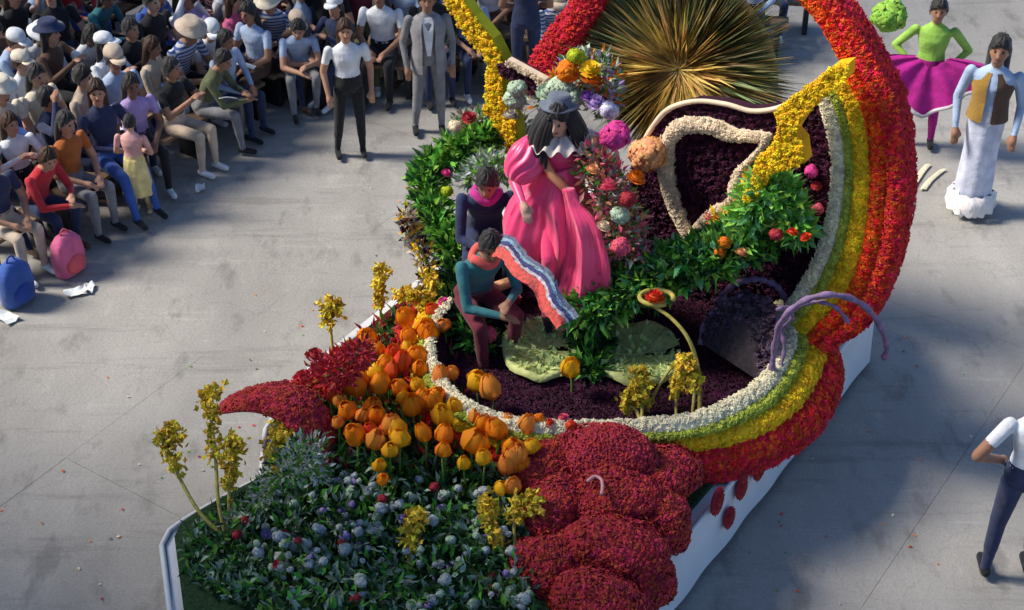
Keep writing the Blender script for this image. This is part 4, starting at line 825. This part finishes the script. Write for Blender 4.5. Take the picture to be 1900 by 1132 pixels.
for sp in spots:
    if sp[3] == 0:
        p = W(sp[0], sp[1]); rz = FACE_V
        if p[0]*.5+p[1] > 17.1 and p[0] > -4.2: continue
    else:
        p = v3(sp[4], sp[5], 0); rz = facing(-.15, -1)
        if p[0] < -4.1 or p[0]*.5+p[1] < 14.6: continue
    gx, gy = pix(p); hx, hy = pix(p+Z*1.2)
    fx_, fy_ = pix(p+(V if sp[3] == 0 else v3(0, -1, 0))*.55)
    if (sp[3] == 1 or sp[0] > 11.6) and fy_ > np.interp(fx_, lx, ly)+34: continue
    if hx < -70 or gx > 1560 or gy < -150 or hy < -130 or gy > 900: continue
    if random.random() < .04: continue
    if abs(gx-655) < 30 and abs(gy-285) < 40 or (abs(gx-800) < 45 and gy > 165): continue
    for _ in range(200):
        top = random.choices(shirt_names, (4, 3, 16, 9, 8, 11, 8, 4, 3, 5, 6, 3, 3, 4, 2, 4, 2, 4))[0]
        bot = random.choice(['black', 'navy', 'navy', 'black', 'black', 'grey', 'blue', 'brown', 'beige', 'olive', 'navy', 'grey', 'pale blue'])
        hat = random.choices([None, 'cap', 'hat'], (7, 1.7, 1))[0]; hatcol = random.choice(['white', 'pale blue', 'navy', 'cream', 'beige', 'navy', 'white'])
        for (wx, wy, c, hh) in WANT:
            if abs(hx-wx) < 28 and abs(hy+20-wy) < 28: top = c; hat = hh; hatcol = 'white'
        hair = random.choices(['black', 'brown', 'grey'], (9, 2, .4))[0]; lg = random.random() < .6
        key = (top, bot, hat, hatcol if hat else (hair, lg))
        if key not in combos: break
    combos.add(key)
    hd_ = (f'{hatcol} {"peaked cap" if hat == "cap" else "brimmed hat"}') if hat else f'{"long" if lg else "short"} {hair} hair'
    pose = random.choice(['sit_lap', 'sit_fwd', 'sit_brow', 'sit_back', 'sit_clap', 'sit_lap', 'sit_fwd'])
    act = {'sit_lap': 'hands in lap', 'sit_fwd': 'leaning forward', 'sit_brow': 'one hand at the brow', 'sit_back': 'legs stretched out', 'sit_clap': 'hands together'}[pose]
    standing = (sp[3] == 1 and sp[2] in (4, 7)) and random.random() < .6
    if standing: pose = 'stand_front'; act = 'standing'
    rown = ('front row' if sp[2] == 0 else 'second row' if sp[2] == 1 else 'third row' if sp[2] == 2 else 'rear rows')
    jit = v3(random.uniform(-.07, .07), random.uniform(-.05, .05), 0)
    person(pose, int(random.random() < .6), p+jit, rz+random.uniform(-.45, .45), CM[top], CM[bot], hair, hat, random.choices(range(4), (4, 3, 2, 1))[0], random.choice(['black', 'white', 'brown']), random.uniform(.88, 1.04),
           f'{act}, {top} top, {bot} trousers, {hd_}, {rown}'.replace('hands in lap', 'hands in lap'), 'spectators beside the route', lg, hatcol)
    npeople += 1
    if random.random() < .22 and not standing:
        fd = np.array([-math.sin(rz), math.cos(rz), 0]); held = MB(); held.prism([v3(-.1, -.07, 0), v3(.1, -.07, .01), v3(.1, .07, .03), v3(0, .08, .045), v3(-.1, .07, .02)], Z*.006)
        ho = held.build('leaflet', PAPER); ho.location = p+fd*.36+Z*.66; ho.rotation_euler = (random.uniform(-.2, .5), random.uniform(-.3, .3), rz+random.uniform(-.6, .6)); tag(ho, f'white leaflet held by person in {top} top with {hd_}', 'leaflet', 'leaflets held by spectators')
    if not standing: bench_rows.setdefault((sp[3], sp[2]), []).append((p, rz))
print('people', npeople)
# benches under every run of sitters
bm_ = None
def bench(c, rz, label):
    global bm_
    t = thing('bench', label, 'bench', c, rz, group='low benches under the spectators')
    if bm_ is None:
        pl = MB().box((0, 0, .405), v3(.62, 0, 0), v3(0, .14, 0), Z*.02).build('seat_plank', WOOD, t)
        lgs = [MB().box((x, 0, .1925), v3(.03, 0, 0), v3(0, .12, 0), Z*.1925).build('leg', STEEL, t) for x in (-.5, .5)]; bm_ = [pl.data, lgs[0].data, lgs[1].data]
    else:
        for nm, me in zip(('seat_plank', 'leg', 'leg'), bm_): o = bpy.data.objects.new(nm, me); C.objects.link(o); o.parent = t
for (sd_k, ri), lst in sorted(bench_rows.items()):
    for i in range(0, len(lst), 2):
        grp = lst[i:i+2]; c = np.mean([g[0] for g in grp], axis=0)
        if len(grp) == 2 and np.linalg.norm(grp[0][0]-grp[1][0]) > 1.3: c = grp[0][0]
        bench((c[0], c[1], 0), grp[0][1], 'plain low wooden bench, %s of the seated spectators' % ({0: 'front row', 1: 'second row'}.get(ri, 'rear rows')))

# people one can single out
def at(px, py, z=0): return PZ(px, py, z)
person('stand', 0, at(655, 288), facing(.2, -1), CM['white'], CM['black'], 'brown', None, 0, 'black', .93, 'woman in white T-shirt and black trousers standing on the road before the crowd', None, True)
gm = person('stand', 1, at(800, 245), facing(.1, -1), CM['grey'], CM['grey'], 'black', None, 1, 'black', 1.0, 'man in grey suit standing on the road behind the far left garland')
jacket(gm, cloth('suit grey', (.26, .25, .26)), CM['white'], .78)
person('stand_front', 0, at(975, 175), facing(0, 1), CM['navy'], CM['navy'], 'black', None, 1, 'black', 1., 'person in all navy clothes standing before the far rows')
person('knee_dress', 0, at(265, 398), facing(.1, 1), petal('dress pink', (.75, .4, .38), 0), cloth('yellow', (.72, .58, .24)), 'black', None, 2, cloth('pale yellow', (.7, .6, .35)), .66, 'small girl in pale yellow dress with pink shoulders standing at the crowd edge', None)
dnc = person('long_skirt', 1, at(1797, 392), facing(-.35, -1), CM['pale blue'], cloth('pale skirt', (.55, .58, .7)), 'black', None, 1, 'white', 1.15, 'dancer in pale sleeves and brown vest with long white skirt on the right', None, True)
person('stand_hips', 0, at(1862, 1070), facing(.05, 1), CM['white'], CM['navy'], 'black', None, 1, 'black', 1.1, 'man in white T-shirt and navy jeans seen from behind at the right edge')
person('stand', 0, at(1945, 905), facing(-.3, 1), CM['white'], CM['white'], 'black', 'cap', 1, 'white', 1., 'person all in white with white cap, mostly cut off by the right edge', hatcol='white')
# dancer's vest, frill
rg = [[v3(r_*(1+.1*math.sin(11*t+z*40))*math.cos(t), r_*(1+.1*math.sin(11*t+z*40))*math.sin(t), z) for t in np.linspace(0, 2*math.pi, 67)[:-1]] for z, r_ in ((.24, .165), (.2, .2), (.13, .21), (.06, .2))]
MB().loft(rg, cap=False).build('skirt_frill', cloth('frill', (.8, .76, .74)), dnc, True)
for s_, m in ((-1, CM['brown']), (1, cloth('mustard', (.3, .17, .03)))):
    rg = [[v3(s_*rx*math.cos(t), ry*math.sin(t)+.005, z) for t in np.linspace(-1.5, 1.35, 16)] for z, rx, ry in ((.96, .178, .14), (1.05, .165, .128), (1.15, .155, .118), (1.27, .182, .132), (1.36, .15, .11), (1.41, .1, .085))]
    MB().loft(rg, cap=False, closed=False).build('vest_half', m, dnc, True)
# magenta skirt dancer
mq = at(1700, 268); lime = person('stand_hips', 1, mq, facing(-.2, -1), cloth('lime', (.28, .5, .08)), cloth('magenta', (.4, .01, .22)), 'black', None, 1, 'black', 1.0, 'dancer in lime green blouse holding out a magenta skirt beyond the rainbow wing', None)
sk = lime
fan_ = []; hem = []
for r_, zb in ((.14, 1.0), (.3, .86), (.45, .7), (.58, .5)):
    fan_.append([v3(r_*1.25*math.sin(t)*(1+.05*math.sin(13*t)), +.1+r_*.35*math.cos(t)+.03*math.sin(13*t)*r_*2, zb+abs(math.sin(t))*(r_*.85)) for t in np.linspace(-1.5, 1.5, 50)])
MB().loft(fan_, cap=False, closed=False).build('spread_skirt', cloth('magenta', (.4, .01, .22)), sk, True)
MB().tube(fan_[-1], .022, 6).build('skirt_hem', cloth('pale hem', (.5, .48, .5)), sk, True)
lh = blossom('pompom', PZ(1650, 30, 1.75), .17, petal('lime plume', (.3, .55, .08), .2), None, .3, 'plume'); tag(lh, 'round lime green plume behind the magenta skirt', 'plume')
# ribbons on the road
for pts, lb in ((((1690, 385), (1692, 350), (1708, 322), (1722, 305)), 'thin pale cream ribbon lying nearest the rainbow wing'), (((1712, 352), (1725, 335), (1745, 318), (1752, 314)), 'short cream ribbon lying near the feet of the white skirted dancer')):
    p = spline([PZ(x, y, .02) for x, y in pts], 12); t = thing('ribbon', lb, 'ribbon', (p[0][0], p[0][1], 0)); MB().loft([[local(q, t)-v3(.035, 0, 0), local(q, t)+v3(0, 0, .012), local(q, t)+v3(.035, 0, 0)] for q in p], cap=False, closed=False).build('ribbon_strip', cloth('ribbon cream', (.68, .62, .42)), t, True)
# litter and bags
for (x, y, sx, lb) in ((140, 545, .13, 'crumpled white paper on the road by the nearest seated spectators'), (165, 538, .1, 'second smaller white paper scrap beside the crumpled one'), (372, 352, .1, 'white paper scrap lying in front of the crowd beyond the small girl'), (12, 592, .14, 'white paper at the extreme left edge of the road')):
    c = PZ(x, y, .0); mb = MB(); rr = [[v3(sx*(i/4-.5)*1.6, sx*(j/3-.5), .012+abs(random.gauss(0, .02))) for j in range(4)] for i in range(5)]; mb.loft(rr, cap=False, closed=False)
    o = mb.build('paper_scrap', PAPER); o.location = c; o.rotation_euler = (0, 0, random.random()*3); tag(o, lb, 'paper')
def backpack(x, y, label, m, m2, s_=1.):
    c = PZ(x, y); t = thing('backpack', label, 'bag', c, FACE_V, scale=s_); rg = []
    for z, wx, wy in ((.0, .12, .07), (.02, .15, .09), (.2, .16, .1), (.34, .145, .085), (.41, .09, .05), (.425, .03, .02)):
        rg.append([v3(wx*np.sign(math.cos(a))*abs(math.cos(a))**.6, wy*np.sign(math.sin(a))*abs(math.sin(a))**.6, z) for a in np.linspace(0, 2*math.pi, 25)[:-1]])
    MB().loft(rg).build('bag_body', m, t, True)
    MB().ell((0, .09, .13), (.11, .045, .1), 14, 8).build('pocket', m2, t, True)
    MB().tube([v3(.04*math.cos(a), 0, .42+.05*math.sin(a)) for a in np.linspace(0, 3.14, 10)], .009, 6).build('handle', m2, t, True)
backpack(132, 505, 'bright pink backpack standing at the feet of the front row', CM['pink'], cloth('coral', (.7, .1, .12)), 1.05)
backpack(36, 560, 'blue bag on the road at the left edge of the front row', CM['blue'], cloth('bag blue', (.02, .06, .3)), 1.1)

# ------------------------------------------------------------------ riders on the float
def on_float(px, py, z): return PZ(px, py, z)
rq = on_float(900, 520, .85)
ra_ = person('sit_fwd', 1, rq, facing(.1, -1), CM['navy'], CM['navy'], 'black', None, 1, 'black', 1.05, 'rider in dark navy jacket sitting by the pink gown', None)
rb_ = person('sit_fwd', 1, on_float(880, 640, .72), facing(.5, -1), CM['teal'], CM['maroon'], 'black', None, 1, 'black', 1.05, 'rider in dark teal jacket bending forward behind the striped scarf')
lgp = [on_float(878, 548, 1.2), on_float(915, 535, 1.25), on_float(955, 520, 1.3)]; t = thing('tan_log', 'short tan log lying across in front of the bending rider', 'log', lgp[0])
MB().tube([local(q, t) for q in lgp], [.045, .05, .045], 10).build('log_body', mat('tan bark', (.55, .32, .16), .8, .3, 20, .4), t, True)
def neck(o, pose, m):
    sh_ = v3(*POSES[pose]['sh']); c_ = sh_+v3(0, .02, .04); MB().tube([c_+v3(.1*math.cos(a), .085*math.sin(a), .018*math.sin(3*a)-.02*math.sin(a)) for a in np.linspace(0, 6.28, 24)], .036, 8).build('neck_scarf', m, o, True)
neck(ra_, 'sit_fwd', cloth('magenta scarf', (.5, .03, .25))); neck(rb_, 'sit_fwd', cloth('coral scarf', (.7, .12, .1)))
# seats under the riders
for q, z_, lb in ((rq, .9, 'low dark block seat under the navy rider'), (on_float(880, 640, .72), .75, 'low dark block seat under the bending teal rider')):
    t = thing('seat_block', lb, 'seat', (q[0], q[1], DZ+.05)); MB().box((0, 0, (z_+.38-DZ-.05)/2), v3(.2, 0, 0), v3(0, .17, 0), Z*(z_+.38-DZ-.05)/2).build('block', PLUM, t)
# striped scarf
pa = [PU(x, y, u_) for x, y, u_ in ((925, 455, 8.5), (950, 470, 8.42), (982, 500, 8.3), (1010, 533, 8.2), (1034, 568, 8.1), (1050, 600, 8.02))]
sp1 = spline(pa, 30); t = thing('striped_scarf', 'long draped scarf in coral, white and navy stripes sliding down before the pink gown', 'scarf', (pa[-1][0], pa[-1][1], .95))
off0 = -.1
for wd, nm, c in ((.085, 'coral_stripe', (.7, .09, .07)), (.022, 'white_stripe', (.55, .5, .55)), (.03, 'navy_stripe', (.04, .05, .18)), (.024, 'pale_blue_stripe', (.25, .4, .5)), (.03, 'slate_stripe', (.12, .13, .2))):
    rg = []
    for i, p in enumerate(sp1):
        d = unit(sp1[min(i+1, 29)]-sp1[max(i-1, 0)]); s_ = unit(np.cross(d, unit(p-CC))); s_ = s_ if s_[0] > 0 else -s_
        nn = unit(CC-p); rg.append([local(p+s_*(off0+wd*k/4)+nn*(.035*math.sin((off0+wd*k/4)*30+i*.35))+s_*.02*math.sin(i*.5), t) for k in range(5)])
        rg[-1] = [q_+nrand(.004) for q_ in rg[-1]]
    MB().loft(rg, cap=False, closed=False).build(nm, mat('scarf '+nm, c, .8, .35, 25, .8, sheen=.3), t, True); off0 += wd

# the queen in the pink satin gown: seated high, gown falling in broad folds
qb = PU(1035, 560, 9.0); print('queen base', qb, qb@V)
J = dict(hip=(0, 0, 1.12), sh=(.02, .03, 1.5), head=(.06, .08, 1.72), face=(.45, 1, -.15), armL=((-.18, .03, 1.48), (-.33, .1, 1.28), (-.24, .28, 1.16)), armR=((.22, .03, 1.48), (.38, .12, 1.28), (.34, .32, 1.2)), legL=((-.1, .02, 1.08), (-.14, .3, .7), (-.14, .2, .12)), legR=((.1, .02, 1.08), (.14, .3, .7), (.14, .2, .12)))
BODY[('queen', 1)] = make_body(J, voxel=.009)
qz = .95; qx = PZ(1040, 575, qz); qf = facing(.12, -1)
qn = person('queen', 1, (qx[0], qx[1], qz), qf, SATIN, SATIN, 'black', None, 2, 'black', 1.08, 'woman in shining pink satin gown with dark hair and wide brimmed hat on the float', None, True)
def drape(name, OUT, u, m, fa, ph, dep):
    rg = []; gl = spline([PU(a, y, u) for y, a, b in OUT], 50); gr = spline([PU(b, y, u) for y, a, b in OUT], 50)
    for i in range(50):
        cc_ = (gl[i]+gr[i])/2; hx_ = (gr[i]-gl[i])/2; wv = np.linalg.norm(hx_); dy_ = unit(np.cross(hx_, Z)); dy_ = dy_ if dy_@(CC-cc_) > 0 else -dy_; t_ = i/49; ring = []
        for a in np.linspace(0, 2*math.pi, 161)[:-1]:
            q1 = 1-2*abs(math.sin(2.5*a+ph+.9*math.sin(2.6*t_)))**.8; q2 = math.sin(5*a-2.7*t_+ph); q3 = math.sin(4*a+14*t_+ph)*math.sin(9*t_-2*a); fold = (.6*q1+.2*q2+.22*q3+.05*math.sin(23*a-9*t_))*fa*min(1, .35+t_*2.2)
            ring.append(cc_+hx_*(1+fold*.35)*math.cos(a)+dy_*wv*dep*(1+fold*2.6)*math.sin(a)+dy_*.05+nrand(.0012))
        rg.append(ring)
    g_ = MB().loft(rg).build(name, m, None, True); g_.parent = qn; g_.matrix_parent_inverse = qn.matrix_world.inverted(); return g_
bpy.context.view_layer.update()
BUq = float(qx@U)
drape('gown', [(306, 1006, 1064), (322, 996, 1070), (338, 976, 1076), (356, 960, 1082), (380, 949, 1090), (410, 946, 1096), (440, 950, 1096), (468, 962, 1086), (494, 980, 1072), (518, 998, 1058), (540, 1014, 1048)], BUq-.04, SATIN, .14, .4, .8)
drape('gown_train', [(345, 1050, 1072), (375, 1056, 1086), (405, 1060, 1112), (440, 1062, 1126), (480, 1056, 1136), (520, 1048, 1138), (560, 1044, 1132), (600, 1044, 1120), (625, 1044, 1112)], BUq-.2, SATIN, .18, 2., .5)
drape('underskirt', [(400, 990, 1080), (450, 1000, 1080), (500, 1012, 1086), (560, 1024, 1096), (630, 1030, 1100)], BUq+.3, mat('red satin', (.6, .012, .03), .35, .1, 3, .12, sheen=.3, bscale=9), .12, 1., .4)
for sx_ in (-1, 1):
    sh_ = v3(*J['armL' if sx_ < 0 else 'armR'][0]); el_ = v3(*J['armL' if sx_ < 0 else 'armR'][1]); rg = []
    for t_ in np.linspace(-.28, 1.05, 22):
        c_ = sh_+(el_-sh_)*t_; R0 = .05+.085*math.sin(math.pi*min(1, max(0, (t_+.28)/1.33)))**.6; ax_ = unit(el_-sh_); p1 = unit(np.cross(ax_, v3(0, 1, 0))); p2 = np.cross(ax_, p1)
        rg.append([c_+(p1*math.cos(a)+p2*math.sin(a))*R0*(1+.09*math.sin(11*a+2*math.sin(5*t_))) for a in np.linspace(0, 2*math.pi, 67)[:-1]])
    MB().loft(rg).build('puff_sleeve', SATIN, qn, True)
cl_ = []
for z, r_ in ((1.6, .075), (1.585, .14), (1.56, .2), (1.53, .235)):
    cl_.append([v3(.02+r_*1.15*math.cos(a), .04+r_*.85*math.sin(a), z+.022*math.sin(15*a)*r_*5) for a in np.linspace(0, 2*math.pi, 121)[:-1]])
MB().loft(cl_, cap=False).build('ruffle_collar', cloth('collar cream', (.7, .62, .55)), qn, True)
hv = MB()
for k in range(46):
    a = random.uniform(-2.6, 2.6); b0 = v3(.05+.11*math.sin(a), .04-.1*math.cos(a), 1.74-abs(a)*.01); e0 = b0+v3(.1*math.sin(a), -.05*math.cos(a)+.03, -.24-random.random()*.08)
    hv.tube(spline([v3(.05, .03, 1.83), b0+Z*.03, (b0+e0)/2+v3(.04*math.sin(a), 0, 0), e0], 10), [.02, .03, .034, .034, .03, .03, .026, .022, .018, .008], 6)
hv.build('loose_hair', HAIRK, qn, True)
wh = bpy.data.objects.new('wide_hat', headwear('hat', False)); C.objects.link(wh); wh.parent = qn; wh.matrix_local = Matrix.Translation(Vector((.05, .02, 1.76)))@Matrix(BODY[('queen', 1)][1].tolist()).to_4x4()@Matrix.Rotation(.35, 4, 'X')@Matrix.Diagonal((.95, .95, .9, 1))
wh.material_slots[0].link = 'OBJECT'; wh.material_slots[0].material = cloth('hat slate', (.12, .14, .18))
sash = MB(); sash.tube([v3(.2, .06, 1.5), v3(.12, .2, 1.35), v3(-.02, .24, 1.2), v3(-.12, .24, 1.08)], [.03, .035, .035, .03], 8); sash.build('sash', P_peach, qn, True)

# a few petals and scraps that fell from the float
mb = MB()
for k in range(110):
    side = random.random() < .6
    u_ = random.uniform(5, 12); v_ = (vL-abs(random.gauss(0, .8))-.1) if side else (vR+abs(random.gauss(0, .7))+.1)
    mb.leaf(W(u_, v_, .006), W(random.uniform(-1, 1), random.uniform(-1, 1), 0)+Z*.02, Z, random.uniform(.02, .045), random.uniform(.008, .014), random.randrange(4))
mb.build('fallen_petals', [P_org, P_red, L_green, P_cream], None, kind='stuff')
